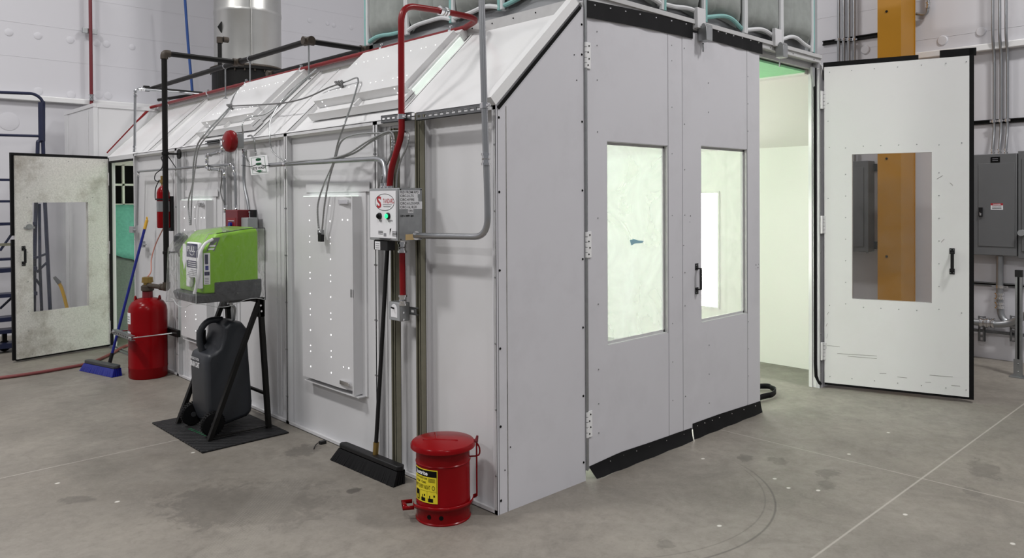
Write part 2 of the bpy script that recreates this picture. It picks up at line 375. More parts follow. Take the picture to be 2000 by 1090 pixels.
# ------------------------------------------------------------------ the spray booth
BL, BW, X0, X1 = 6.525, 4.372, .695, 3.69
booth = thing('spray_booth', 'large white steel paint spray booth with sloped upper sides and tall hinged doors', 'spray booth', (2.186, 3.26, 0))
SK = .045
JN = [0.0, .61, 1.09, 2.235, 3.26, 4.337, 5.50]
def side_bay(y0, y1, z0=0., z1=H1):
    b = MB(); b.box(SK, SK+.02, y0, y1, z0, z1)
    t = .004
    b.box(0, SK, y0, y0+t, z0, z1); b.box(0, SK, y1-t, y1, z0, z1)
    b.box(0, t, y0, y0+.022, z0, z1); b.box(0, t, y1-.022, y1, z0, z1)
    b.box(0, SK, y0, y1, z1-t, z1); b.box(0, SK, y0, y1, z0, z0+t); b.box(0, t, y0, y1, z0, z0+.022); b.box(0, t, y0, y1, z1-.022, z1)
    for y in (2.34, 2.40, 2.46, 3.10, 3.16, 3.36, 3.42, 4.20, 4.25, 4.45, 4.52, .98, 1.03, 1.14, 1.17):
        if y0 < y < y1: b.box(SK-.006, SK, y, y+.02, .02, H1-.02)      # shallow vertical folds of the sheet
    for k in range(6):
        z = z0+.2+k*(z1-z0-.4)/5
        screw(b, (0, y0+.011, z), (-1, 0, 0), .006); screw(b, (0, y1-.011, z), (-1, 0, 0), .006)
    return b
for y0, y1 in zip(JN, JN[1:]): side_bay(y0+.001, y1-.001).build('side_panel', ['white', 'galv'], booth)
# shallow vertical folds of the sheet in two of the bays
b = MB().box(0, .06, 6.285, 6.40, 0, H1); b.box(0.0, .05, 6.40, BL, 0, H1)
for k in range(7): screw(b, (0, 6.34, .2+k*.28), (-1, 0, 0))
b.build('door_post', ['white', 'galv'], booth, bevel=.003)
MB().box(0, .06, 5.5, 6.285, 2.045, H1).build('door_header', 'white', booth, bevel=.003)
b = MB().box(-.004, .02, 5.5, 6.285, 2.025, 2.045); b.box(-.004, .02, 6.27, 6.285, 0.02, 2.045); b.build('door_gasket', 'black', booth)
MB().box(-.03, .0, 5.3, 6.5, 0, .012).box(.02, .04, 5.5, 6.3, 0, .014).build('threshold', 'galv', booth)
# slope frame: s = along the slope, n = outward
SLN = math.hypot(RX, RZ-H1); sv = V((RX, 0, RZ-H1))/SLN; nv = V((-(RZ-H1), 0, RX))/SLN
TS = MX((sv, V((0, 1, 0)), nv)).transposed().to_4x4(); TS.translation = V((0, 0, H1))
TSR = MX((V((-sv.x, 0, sv.z)), V((0, 1, 0)), V((-nv.x, 0, nv.z)))).transposed().to_4x4(); TSR.translation = V((BW, 0, H1))
SJ = [0.0, .86, 2.235, 2.78, 4.2, 5.1, BL]
for i, (y0, y1) in enumerate(zip(SJ, SJ[1:])):
    b = MB(); b.box(.0, SLN, y0, y1, -.05, -.03, 0, TS)
    if i == 0:
        b = MB(); b.box(0, SLN, y0, y1, -.03, -.002, 0, TS)
    t = .004
    if i > 0:
        b.box(0, SLN, y0, y0+t, -.03, 0, 0, TS)
        b.box(0, SLN, y0, y0+.02, -.004, 0, 0, TS)
    b.box(0, t, y0, y1, -.03, 0, 0, TS); b.box(0, .02, y0, y1, -.004, 0, 0, TS)
    if i in (2, 4):
        b.box(0.02, SLN, y0+(y1-y0)*.5, y0+(y1-y0)*.5+.012, -.03, -.022, 0, TS)
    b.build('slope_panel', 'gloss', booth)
# channel along the near slope edge, dark gap beneath it
b = MB(); b.box(0, SLN-.02, -.002, .05, 0, .05, 0, TS); b.box(0.0, SLN-.02, -.006, -.001, -.03, -.012, 1, TS)
b.build('edge_channel', ['gloss', 'ink'], booth)
# ridge flashing
b = MB().box(RX-.05, RX+.03, 0, BL, RZ-.02, RZ+.002); b.box(RX-.052, RX-.046, .06, BL, RZ-.055, RZ+.012)
for k in range(34): screw(b, (RX-.052, .3+k*.19, RZ-.015), (-1, 0, 0), .006)
b.build('ridge_flashing', ['flash', 'ink'], booth)
# roof, far slope, right side wall, back
MB().box(RX, BW-RX, .06, BL, RZ-.03, RZ).build('roof', 'white', booth)
MB().box(0, SLN, 0, BL, -.05, -.02, 0, TSR).build('right_slope', 'inner', booth)
MB().box(BW-.07, BW, 0, BL, 0, H1+.02).build('right_side_wall', 'inner', booth)
# inner lining of the left side
b = MB()
for y0, y1, z0, z1 in ((0, 1.33, 0, H1), (1.33, 1.93, 0, .47), (1.33, 1.93, 1.62, H1), (1.93, 3.6, 0, H1), (3.6, 4.15, 0, .47), (3.6, 4.15, 1.62, H1), (4.15, 5.49, 0, H1)):
    b.box(.068, .075, y0, y1, z0, z1)
b.build('inner_lining', 'inner', booth)
# corner post and front side panels
HD = 2.715
def front_panel(flip, name):
    f = (lambda x: BW-x) if flip else (lambda x: x)
    poly = [(0, 0), (X0-.012, 0), (X0-.012, RZ+.02), (RX, RZ), (0, H1)]
    b = MB().prism([(f(x), z) for x, z in poly], 0, .03, 'xz')
    if not flip:
        for z in (.07, .45, .85, 1.25, 1.65, 2.03): screw(b, (.022, 0, z), (0, -1, 0), .008)
        for z in (.11, .49, .88, 1.27, 1.66, 2.05, 2.43, 2.60): screw(b, (X0-.03, 0, z), (0, -1, 0), .008)
        for (x, z) in ((.6, 2.42), (.62, 2.28), (.09, .33), (.05, .22)): screw(b, (x, 0, z), (0, -1, 0), .004)
        b.box(.010, .0115, -.0012, 0, 0, H1, 1)
    b.build(name, ['front', 'ink'], booth)
front_panel(False, 'front_panel'); front_panel(True, 'front_panel')
b = MB(); b.box(X0-.012, X0, .02, .07, .05, RZ+.02); b.cyl((X0-.004, -.004, .06), (X0-.004, -.004, 2.78), .009, 10, 0)
b.build('hinge_post', 'galv', booth)
b = MB().box(X0-.03, X1+.03, .0, .09, 2.74, 2.80); b.box(X0, X1+.03, -.012, .004, 2.775, 2.805); b.box(X0, X1, .055, .09, 2.69, 2.80)
for k in range(8): screw(b, (1.0+k*.37, 0, 2.755), (0, -1, 0))
b.build('front_header', ['flash', 'ink'], booth, bevel=.002)
b = MB().box(X1, X1+.035, .0, .09, 0, 2.74); b.box(X1-.012, X1, .06, .09, 0, 2.72)
for k in range(8): screw(b, (X1+.02, 0, .12+k*.34), (0, -1, 0))
b.build('door_jamb', ['gloss', 'galv'], booth, bevel=.002)
b = MB().tube([(X1-.004, .035, z) for z in (2.70, .6, .2)]+[V((X1-.004, .03, .1)), V((X1+.012, .0, .03))], .014, 8); b.build('jamb_gasket', 'black', booth)
b = MB().prism([(X1, 2.70), (X1-.075, 2.70), (X1, 2.50)], .03, .05, 'xz'); b.build('corner_gusset', 'lgrey', booth)
# ceiling diffuser (green filter blanket) between the slopes, white rim
MB().box(RX-.03, RX+.10, .095, BL, RZ-.075, RZ-.035).box(BW-RX-.10, BW-RX+.03, .095, BL, RZ-.075, RZ-.035).build('ceiling_rim', 'inner', booth)
b = MB(); b.box(RX+.09, BW-RX-.09, .093, BL, RZ-.062, RZ-.045); b.build('ceiling_filter', 'grnf', booth)
# front door leaves
def leaf(name, x0, x1, win, z0=.06, z1=2.70, T=None, seams=(), mats=('front', 'galv', 'ink'), th=.05, face=-1, screws=(), marks=None):
    b = MB(); wx0, wx1, wz0, wz1 = win
    for (a, c, e, g) in ((x0, wx0, z0, z1), (wx1, x1, z0, z1), (wx0, wx1, z0, wz0), (wx0, wx1, wz1, z1)): b.box(a, c, 0, th, e, g, 0, T)
    for (sx, w_) in seams: b.box(sx, sx+w_, -.0015, 0, z0+.02, z1-.02, 0, T); b.box(sx-.0016, sx, -.0006, 0, z0+.02, z1-.02, 2, T)
    for (x, z) in screws:
        p = V((x, 0 if face < 0 else th, z)); d = V((0, face, 0))
        if T is not None: p = T @ p; d = T.to_3x3() @ d
        screw(b, p, d, .005)
    if marks: marks(b)
    return b.build(name, list(mats), booth)
def pane(parent, win, m, y=.032, T=None):
    wx0, wx1, wz0, wz1 = win; b = MB(); b.box(wx0, wx1, y, y+.005, wz0, wz1, 0, T); return b.build('window_pane', m, parent)
def winframe(parent, win, T=None):
    wx0, wx1, wz0, wz1 = win; b = MB(); t = .004
    b.box(wx1-t-.002, wx1, .002, .05, wz0, wz1, 0, T); b.box(wx1-.02, wx1-t, .024, .031, wz0, wz1, 0, T)
    b.box(wx0, wx1, .002, .05, wz1-t, wz1, 0, T); b.box(wx0, wx1, .002, .05, wz0, wz0+t, 0, T); b.box(wx0, wx0+t, .002, .05, wz0, wz1, 0, T)
    b.box(wx0, wx1, .024, .031, wz0, wz0+.02, 0, T); b.box(wx0, wx1, .024, .031, wz1-.018, wz1, 0, T)
    return b.build('window_frame', 'flash', parent)
def hinge(parent, x, z, T=None, y=-.003, h=.15, side=1, wd=.045):
    b = MB(); b.box(x, x+side*wd, y-.004, y, z-h/2, z+h/2, 0, T)
    for k in range(5):
        a = V((x, y-.004, z-h/2+k*h/5+.002)); c = V((x, y-.004, z-h/2+(k+1)*h/5-.002))
        if T is not None: a = T @ a; c = T @ c
        b.cyl(a, c, .009, 10)
    for k in range(4):
        p = V((x+side*(wd*.45+(.2*wd if k % 2 else 0)), y-.004, z-h/2+.02+k*(h-.04)/3)); d = V((0, -1, 0))
        if T is not None: p = T @ p; d = T.to_3x3() @ d
        screw(b, p, d, .006)
    return b.build('hinge', ['gloss', 'ink'], parent, bevel=.001)
def pull(parent, x, z0, z1, T=None, face=-1, y=0., name='handle'):
    b = MB(); f = face; d = .035
    for z in (z0, z1):
        s_ = 1 if z == z0 else -1
        b.box(x-.018, x+.018, *sorted((y, y+f*.004)), *sorted((z, z+s_*.045)), 0, T)
        b.box(x-.011, x+.011, *sorted((y, y+f*d)), *sorted((z+s_*.030, z+s_*.036)), 0, T)
    b.box(x-.012, x+.012, *sorted((y+f*(d-.004), y+f*(d+.002))), z0+.03, z1-.03, 0, T)
    for z in (z0+.012, z1-.012):
        for dx in (-.010, .010):
            p = V((x+dx, y+f*.004, z)); q = V((0, f, 0))
            if T is not None: p = T @ p; q = T.to_3x3() @ q
            screw(b, p, q, .004, 1)
    return b.build(name, ['bpl', 'galv'], parent, bevel=.001)
scA = [(x, z) for x in (.80,) for z in (.25, .42, .62, 1.0, 1.5, 2.0, 2.3, 2.5, 2.58)]+[(1.545, z) for z in (.3, .55, .8, 1.1, 1.5, 1.9, 2.2, 2.5, 2.6)]
wA = (.886, 1.500, .745, 1.95); wB_ = (1.888, 2.500, .762, 1.966)
la = leaf('door_leaf', .712, 1.662, wA, seams=((1.505, .12),), screws=scA)
pane(la, wA, 'hazy'); winframe(la, wA)
for z in (.32, 1.35, 2.43): hinge(la, X0-.004, z)
def marks_b(b):
    for (px, py, w_, h_) in ((1476, 519, .007, .010), (1480, 524, .007, .008), (1475, 526, .009, .006), (1481, 517, .004, .006), (1348, 423, .005, .008), (1347, 434, .004, .003), (1334, 480, .012, .003)):
        p = F(px, py); b.box(p.x, p.x+w_, -.001, .0, p.z, p.z+h_, 2)
lb = leaf('door_leaf', 1.668, 2.683, wB_, seams=((2.50, .12),), screws=[(1.69, z) for z in (.3, .9, 1.12, 1.5, 1.8, 2.1, 2.6)]+[(2.51, z) for z in (.3, .5, .7, 2.1, 2.3, 2.5)]+[(1.98, z) for z in (.2, .4, .6, 2.2, 2.4)], z0=.062, z1=2.72, marks=marks_b)
pane(lb, wB_, 'hazy2'); winframe(lb, wB_); pull(lb, 1.828, .965, 1.172)
# rubber sweeps along bottom and top of the two closed leaves
def sweep(parent, pts_top, pts_bot, name, out=.03, topy=-.004):
    b = MB(); n = len(pts_top); nn = 14
    def lerpP(ps, t):
        k = t*(len(ps)-1); i = min(int(k), len(ps)-2); f = k-i; return (ps[i][0]*(1-f)+ps[i+1][0]*f, ps[i][1]*(1-f)+ps[i+1][1]*f)
    vs = []; fs = []
    for i in range(nn+1):
        t = i/nn; a = lerpP(pts_top, t); c = lerpP(pts_bot, t); w_ = .004*sin(i*1.7)
        for j in range(4):
            s_ = j/3; vs.append((a[0]*(1-s_)+c[0]*s_, topy-out*s_**1.5-w_*s_, a[1]*(1-s_)+c[1]*s_))
        for j in range(4):
            x, y, z = vs[-4-j+j]; 
    m_ = 4; k = len(vs)
    back = [(x, y+.004, z) for x, y, z in vs]
    for i in range(nn):
        for j in range(3):
            p = i*m_+j; fs.append((p, p+m_, p+m_+1, p+1)); fs.append((k+p, k+p+1, k+p+m_+1, k+p+m_))
    for i in range(nn):
        p = i*m_; fs.append((p, k+p, k+p+m_, p+m_)); p += 3; fs.append((p, p+m_, k+p+m_, k+p))
    for j in range(3): fs.append((j, j+1, k+j+1, k+j)); p = nn*m_+j; fs.append((p, k+p, k+p+1, p+1))
    b.add(vs+back, fs)
    for i in range(1, 8):
        t = (i-.5)/7; a = lerpP(pts_top, t); screw(b, (a[0], topy-.001, a[1]-.022), (0, -1, 0), .006)
    return b.build(name, ['black', 'chrome'], parent)
# blue paint smear and scuffs
q = [F(1238, 470), F(1246, 467), F(1254, 470), F(1266, 471), F(1262, 475), F(1248, 476), F(1241, 480)]
b = MB(); b.add([(p.x, .0312, p.z) for p in q], [tuple(range(len(q)))]); b.build('paint_smear', 'bluep', la)
sweep(la, [(.712, .075), (1.0, .09), (1.3, .082), (1.76, .075)], [(.745, .004), (1.0, .0008), (1.4, .0008), (1.74, .0008)], 'bottom_sweep', .03)
sweep(lb, [(1.775, .10), (2.1, .098), (2.683, .082)], [(1.765, .001), (2.2, .0008), (2.683, .0008)], 'bottom_sweep', .02)
sweep(la, [(.70, 2.745), (1.2, 2.765), (1.785, 2.785)], [(.70, 2.645), (1.2, 2.665), (1.785, 2.675)], 'top_sweep', .004, -.006)
sweep(lb, [(1.945, 2.79), (2.3, 2.79), (2.72, 2.79)], [(1.945, 2.695), (2.3, 2.692), (2.72, 2.688)], 'top_sweep', .004, -.006)
def latch(x, z):
    b = MB().box(x-.055, x+.045, -.03, .0, z-.005, z+.13, 0); b.box(x-.02, x+.055, -.075, -.01, z-.09, z+.0, 1); b.cyl((x-.02, -.05, z+.01), (x+.07, -.05, z+.01), .016, 10, 1); b.cyl((x+.01, -.03, z-.1), (x+.01, -.03, z-.16), .006, 8, 1)
    b.build('door_latch', ['white', 'galv'], booth, bevel=.004)
latch(1.86, 2.755); latch(2.93, 2.775)
# open front leaf
hx, hy = 3.738, -.02; ux, uy = 4.062-hx, -1.032-hy; ul = math.hypot(ux, uy); u = V((ux/ul, uy/ul, 0)); nn_ = V((u.y, -u.x, 0))  # towards -X side
nn_ = nn_ if nn_.x < 0 else -nn_
TC = MX((u, -nn_, V((0, 0, 1)))).transposed().to_4x4(); TC.translation = V((hx, hy, 0))
wC = (.215, .795, .765, 1.965)
scC = [(x*ul, z) for x in (.04, .2, .36, .52, .68, .84, .97) for z in (.1, 2.66)]+[(wx, z) for wx in (.165, .845) for z in (.72, .9, 1.08, 1.26, 1.44, 1.62, 1.8, 2.02)]+[(x, z) for z in (.70, 2.03) for x in (.04, .3, .43, .56, .69, 1.0)]+[(.03, z) for z in (1.6, 2.25, 2.4)]
def marks_c(b):
    for (x, z, l, a) in ((.10, .30, .30, .02), (.18, .285, .22, .0), (.02, .36, .10, -.03), (.42, .165, .05, .1), (.55, .15, .07, 0), (.78, .19, .16, .01), (.75, .13, .04, .1), (.93, .125, .06, 0), (.83, 1.75, .05, .6), (.92, 1.72, .03, -.8), (.86, 1.25, .035, .9), (.012, .52, .03, 1.2), (.018, .42, .04, 1.4), (.012, .33, .05, 1.5), (.02, .62, .03, 1.)):
        p = TC @ V((x, -.0006, z)); d = TC.to_3x3() @ V((cos(a), 0, sin(a))); b.bar(p, p+d*l, .0008, .003, 3, (0, 0, 1))
lc = leaf('door_leaf', .0, ul-.012, wC, z0=.045, z1=2.705, T=TC, mats=('gloss', 'galv', 'ink', 'scuffg'), screws=scC, th=.045, marks=marks_c)
pane(lc, wC, 'pane', .004, TC)
b = MB(); b.box(ul-.012, ul+.02, .004, .05, .03, 2.76, 0, TC); b.box(0, ul*.66, .004, .05, 2.705, 2.745, 0, TC); b.box(ul*.80, ul+.035, .004, .05, 2.71, 2.765, 0, TC); b.box(0.0, ul+.02, .01, .05, .025, .045, 0, TC); b.box(-.008, 0, .006, .05, 2.6, 2.745, 0, TC)
b.build('edge_gasket', 'black', lc)
pull(lc, ul*.88, 1.00, 1.205, TC)
for z in (.31, 1.38, 2.43):
    b = MB(); b.box(X1+.012, X1+.048, -.012, -.002, z-.075, z+.075)
    for k in range(5): b.cyl((X1+.052, -.02, z-.075+k*.03+.002), (X1+.052, -.02, z-.045+k*.03-.002), .010, 10)
    b.build('hinge', 'gloss', lc, bevel=.001)
MB().box(X1+.035, X1+.046, -.0, .05, .02, 2.72).build('jamb_strip', 'pgrey', booth)
# open left door
o0 = V((-.008, 6.292, 0)); o1 = S(21, 500, -.94); o1 = V((-.925, 6.085, 0)); u = (o1-o0); dl = u.length; u.normalize(); nd = V((u.y, -u.x, 0)); nd = nd if nd.y < 0 else -nd
TD = MX((u, -nd, V((0, 0, 1)))).transposed().to_4x4(); TD.translation = o0
wD = (.20, .735, .42, 1.60)
def T2(px, py):   # photo pixel -> distance along the leaf and height
    d = ray(px, py); n_ = nd; t = (o0-CAM).dot(n_)/d.dot(n_); p = CAM+d*t; return ((p-o0).dot(u), p.z)
a, c = T2(172, 395), T2(66, 612); wD = (a[0], c[0], c[1]+.01, a[1])
scD = [(x*dl, z) for x in (.05, .25, .45, .65, .85) for z in (.06, 2.03)]+[(x, z) for x in (wD[0]-.05, wD[1]+.05) for z in (.3, .5, .8, 1.1, 1.4, 1.65)]
ld = leaf('door_leaf', .0, dl, wD, z0=.03, z1=2.07, T=TD, mats=('dirty', 'galv', 'ink'), screws=scD, th=.045)
pane(ld, wD, 'pane', .006, TD)
b = MB(); b.box(-.004, dl+.03, .02, .05, 2.07, 2.10, 0, TD); b.box(dl, dl+.028, .024, .05, .02, 1.23, 0, TD); b.box(dl, dl+.03, .024, .05, 1.27, 2.07, 0, TD); b.box(0, dl, .01, .045, .012, .03, 0, TD); b.box(-.012, -.004, .0, .04, .02, 2.08, 0, TD)
b.build('edge_gasket', 'black', ld)
hx_ = T2(46, 500); pull(ld, hx_[0], hx_[1]-.10, hx_[1]+.10, TD)
q = T2(57, 443); b = MB(); b.cyl(TD @ V((q[0], 0, q[1])), TD @ V((q[0], -.012, q[1])), .03, 14); b.box(q[0]-.05, q[0]+.05, -.01, -.001, q[1]-.02, q[1], 0, TD); b.build('door_latch', 'galv', ld)
for z in (.22, 1.1, 1.85):
    b = MB().box(-.03, .0, -.006, 0, z-.07, z+.07, 0, TD)
    for k in range(5): b.cyl(TD @ V((-.012, -.008, z-.07+k*.028)), TD @ V((-.012, -.008, z-.046+k*.028)), .008, 8)
    b.build('hinge', 'gloss', ld)
# exhaust chamber behind the booth with its filter bank
EX0, EY1, EZ = -.082, 7.73, 2.69
b = MB().box(EX0, EX0+.03, BL+.02, EY1, 0, EZ); b.box(EX0+.001, .06, BL+.021, BL+.05, 0, H1-.001); b.box(EX0+.001, BW-.6, BL+.02, BL+.04, H1, EZ-.021)
b.box(EX0-.004, EX0+.04, BL+.010, BL+.05, 0, EZ-.031); b.box(EX0-.008, EX0+.03, BL+.008, EY1+.002, EZ-.03, EZ+.012); b.box(EX0+.031, BW-.6, BL+.009, BL+.025, EZ-.031, EZ+.011)
b.box(EX0, BW-.6, EY1-.03, EY1, 0, EZ); b.box(EX0, BW-.6, BL+.02, EY1, EZ-.02, EZ); b.box(EX0-.005, EX0, EY1-.15, EY1, 0, EZ)
b.box(EX0-.006, EX0, BL+.22, BL+.24, .02, EZ-.05)
b.build('exhaust_chamber', 'white', booth, bevel=.002)
FY = 6.86
b = MB(); fx = [.10, .318, .55, .78, 1.01, 1.24, 1.47]
b.box(.06, BW-.1, FY+.25, FY+.27, 0, 2.2, 1)  # black sheet stands in for the darkness beyond the empty slots
for x in fx: b.box(x-.012, x+.012, FY, FY+.04, 1.56, 2.06)
for z in (1.565, 1.80, 2.04): b.box(.06, BW-.1, FY, FY+.04, z-.012, z+.012)
b.box(.06, BW-.1, FY-.02, FY+.04, 2.04, H1+.02); b.box(.055, .075, BL-.1, FY+.3, 0, 2.1)
b.build('filter_frame', ['inner', 'ink'], booth)
# teal filter blanket with ragged lower edge, dark soiled filter below
b = MB(); vs = []; nx = 40
for i in range(nx+1):
    x = .08+i*(BW-.2)/nx
    for j in range(9):
        z0_ = .93+.05*sin(i*1.3)+.03*sin(i*2.9); z = z0_+(1.56-z0_)*j/8; vs.append((x, FY-.03-.02*sin(j/8*pi)-.01*sin(i*.9+j), z))
fs = [(i*9+j, i*9+9+j, i*9+10+j, i*9+j+1) for i in range(nx) for j in range(8)]
b.add(vs, fs); k = MB(); k.v = b.v; o_ = b.build('filter_blanket', 'tealf', booth); sm_ = o_.modifiers.new('s', 'SOLIDIFY'); sm_.thickness = .02
MB().box(.08, BW-.12, FY-.005, FY+.04, .02, 1.02).build('soiled_filter', 'dirtf', booth)
# ------------------------------------------------------------------ recessed light fixtures
def wall_light(y0, y1, z0, z1, lab, first):
    t = thing('light_fixture', lab, 'light', (0, (y0+y1)/2, z0), 'recessed booth lights with perforated white back boxes')
    b = MB(); xo = -.028
    ym = y0+(y1-y0)*.22
    b.box(SK-.01, SK, y0-.05, y1+.05, z0-.03, z1+.05)                         # flange
    b.prism([(SK-.01, y0+.012), (xo+.02, y0+.012), (xo, ym), (xo, y1), (SK-.01, y1)], z0, z1, 'xy')
    b.box(xo-.004, SK-.01, y0, y0+.012, z0-.02, z1); b.box(xo+.012, SK-.01, y0-.03, y1, z0-.035, z0-.028)
    b.box(SK-.016, SK-.01, y0-.1, y1+.04, z1+.03, z1+.09)
    n = 14
    for k in range(n):
        z = z0+.08+(z1-z0-.16)*((k+.3*sin(k*2.1))/(n-1))
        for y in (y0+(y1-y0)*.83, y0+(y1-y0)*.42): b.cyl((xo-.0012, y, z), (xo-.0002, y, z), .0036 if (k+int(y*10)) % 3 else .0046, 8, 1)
    for z in (z0+.14, z1-.15):
        for y in (y0+(y1-y0)*.2, y0+(y1-y0)*.12, y0+(y1-y0)*.05):
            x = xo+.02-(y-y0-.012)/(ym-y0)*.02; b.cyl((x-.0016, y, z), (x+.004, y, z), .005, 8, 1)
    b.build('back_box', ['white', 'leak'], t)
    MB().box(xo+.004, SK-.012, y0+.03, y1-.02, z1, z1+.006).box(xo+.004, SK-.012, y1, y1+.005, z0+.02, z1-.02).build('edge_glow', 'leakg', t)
    for z in (z0+.04, z1-.035):
        b = MB(); b.box(xo-.008, xo, y0+.05, y0+.16, z-.012, z+.012); b.cyl((xo-.008, y0+.05, z), (xo-.014, y0+.05, z), .012, 8); b.build('clip', 'chrome', t)
    b = MB()
    b.box(xo-.004, xo, y0-.0, y0+.03, (z0+z1)/2-.02, (z0+z1)/2+.03)
    b.build('catch', 'galv', t)
    MB().box(.058, .066, y0+.03, y1-.03, z0+.02, z1-.02).build('lens', 'lamp', t)
    return t
wall_light(1.30, 1.955, .40, 1.635, 'vertical light fixture back box on side wall between the broom and the green eyewash station', 1)
wall_light(3.585, 4.165, .40, 1.615, 'vertical light fixture back box on side wall behind the green eyewash station', 0)
def slope_light(y0, y1, s0, s1, lab, glow):
    t = thing('light_fixture', lab, 'light', tuple(TS @ V((s0, (y0+y1)/2, 0))), 'recessed booth lights with perforated white back boxes')
    b = MB(); h = .075
    b.box(s0+.10, s1, y0+.06, y1-.03, -.03, h, 0, TS)
    for s_ in (s0+.13, s0+.155): b.cyl(TS @ V((s0+.0945, y0+.16, h*.35+(s_-s0-.13)*1.4)), TS @ V((s0+.0935, y0+.16, h*.35+(s_-s0-.13)*1.4)), .004, 8, 1); b.cyl(TS @ V((s0+.0945, y1-.12, h*.35+(s_-s0-.13)*1.4)), TS @ V((s0+.0935, y1-.12, h*.35+(s_-s0-.13)*1.4)), .004, 8, 1)
    b.box(s0+.095, s0+.10, y0+.05, y1-.02, -.02, h+.004, 0, TS)
    b.box(s0-.0, s0+.10, y0, y1, h*.15, h*.15+.004, 0, TS); b.box(s0-.004, s0, y0, y1, -.02, h*.15+.03, 0, TS)
    b.box(s0, s0+.09, y1-.004, y1, -.02, h*.5, 0, TS); b.box(s0, s0+.09, y0, y0+.004, -.02, h*.5, 0, TS)
    b.box(s1, s1+.05, y0+.02, y1, -.01, h*.7, 0, TS); b.box(s0+.1, s1, y0+.03, y0+.06, -.02, h*.5, 0, TS)
    b.box(s0+.03, s0+.10, (y0+y1)/2-.01, (y0+y1)/2+.01, 0, h*.55, 0, TS)
    n = 12
    for k in range(n):
        y = y0+.12+(y1-y0-.22)*k/(n-1)+.02*sin(k*2.3)
        for s_ in (s0+.2, s0+(s1-s0)*.78):
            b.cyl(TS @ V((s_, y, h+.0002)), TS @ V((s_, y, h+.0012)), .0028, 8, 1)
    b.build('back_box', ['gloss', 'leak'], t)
    if glow:
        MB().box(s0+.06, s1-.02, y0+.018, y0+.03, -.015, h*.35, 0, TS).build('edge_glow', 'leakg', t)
    MB().box(s0+.12, s1-.02, y0+.08, y1-.06, -.058, -.052, 0, TS).build('lens', 'lamp', t)
slope_light(.90, 2.05, .14, .80, 'near sloped light fixture box between the red riser pipe and the hanging cables', True)
slope_light(2.95, 4.05, .14, .80, 'far sloped light fixture box on the booth slope above the red bell', False)
# lamps on the right side of the booth, seen through the door windows
def right_light(y0, y1, z0, z1, lab):
    t = thing('light_fixture', lab, 'light', (BW-.08, (y0+y1)/2, z0), 'recessed booth lights inside the far side')
    MB().box(BW-.085, BW-.072, y0, y1, z0, z1).build('lens', 'lamp', t)
    b = MB()
    for a in ((y0-.02, y0, z0-.02, z1+.02), (y1, y1+.02, z0-.02, z1+.02), (y0, y1, z0-.02, z0), (y0, y1, z1, z1+.02)): b.box(BW-.09, BW-.072, *a)
    b.build('frame', 'inner', t)
right_light(1.33, 1.93, .49, 1.655, 'bright lamp panel on far interior wall seen through the right closed door window')
right_light(3.6, 4.15, .49, 1.655, 'deeper lamp panel on far interior wall of the booth')
# ------------------------------------------------------------------ insulated supply plenum above the booth
PX0, PX1, PY0, PY1, PZ0, PZ1 = .70, 3.72, .03, 2.21, 2.80, 4.3
pl = thing('supply_plenum', 'grey quilted filter blankets wrapped around the air plenum on top of the booth', 'air plenum', (2.2, 1.1, RZ))
b = MB()
for x in (PX0, PX1-.06):
    for y in (PY0+.02, PY1-.05): b.box(x, x+.06, y, y+.05, RZ, PZ1)
b.box(PX0, PX1, PY0+.02, PY0+.06, RZ, PZ0+.01); b.box(PX0, PX0+.04, PY0, PY1, RZ, PZ0+.01); b.box(PX1-.05, PX1, PY0, PY1, RZ, PZ1); b.box(PX0+.05, PX1, PY1-.05, PY1, RZ, PZ1); b.box(PX0, PX1, PY0, PY1, PZ1-.04, PZ1)
b.box(PX0+.03, PX0+.05, PY0+.03, PY1, RZ, PZ1); b.box(PX0+.04, PX1, PY0+.05, PY0+.07, RZ, PZ1)
b.build('frame', 'lgrey', pl)
def blanket(p0, p1, nrm, zb, k):
    p0 = V(p0); p1 = V(p1); nrm = V(nrm); b = MB(); L_ = (p1-p0).length; nx = max(10, int(L_/.0155)); nz = 26; vs = []
    q = .155
    for i in range(nx+1):
        t = i/nx
        for j in range(nz+1):
            s_ = j/nz; z = zb+(PZ1-.05-zb)*s_
            edge = min(1, (min(t, 1-t)*L_)/.07)**.5; eb = min(1, (z-zb)/.09)**.5
            quilt = .72+.28*abs(sin(pi*t*L_/q))**.4
            d = .075*edge*eb*quilt+.02*sin(t*3.1+k)*edge*math.exp(-(z-zb)*3)
            sag = .045*sin(pi*t*1.0)*(1 if k % 2 else .6)*math.exp(-(z-zb)*6)
            p = p0.lerp(p1, t)+nrm*d; vs.append((p.x, p.y, z+sag))
    b.add(vs, [(i*(nz+1)+j, (i+1)*(nz+1)+j, (i+1)*(nz+1)+j+1, i*(nz+1)+j+1) for i in range(nx) for j in range(nz)])
    o = b.build('filter_blanket', 'bag', pl, ang=60)
    # bottom and side piping
    for nm, mt, r, pts in (('bottom_piping', 'pipw' if k % 3 else 'teal', .015, [p0.lerp(p1, t)+nrm*(.040+.006*sin(t*7+k))+V((0, 0, zb-p0.z+.045*sin(pi*t)*(1 if k % 2 else .6)+.006*sin(t*8+k))) for t in [i/24 for i in range(25)]]),):
        MB().tube(pts, r, 8).build(nm, mt, o)
    return o
ys = [PY1-.04, 1.655, 1.135, .655, .10]
for k, (a, c) in enumerate(zip(ys, ys[1:])):
    blanket((PX0, a-.012, PZ0), (PX0, c+.012, PZ0), (-1, 0, 0), PZ0+.02, k)
xs = [.74, 1.45, 1.93, 2.47, 3.02, 3.56]
for k, (a, c) in enumerate(zip(xs, xs[1:])):
    blanket((a+.012, PY0+.02, PZ0), (c-.012, PY0+.02, PZ0), (0, -1, 0), PZ0+.045, k+1)
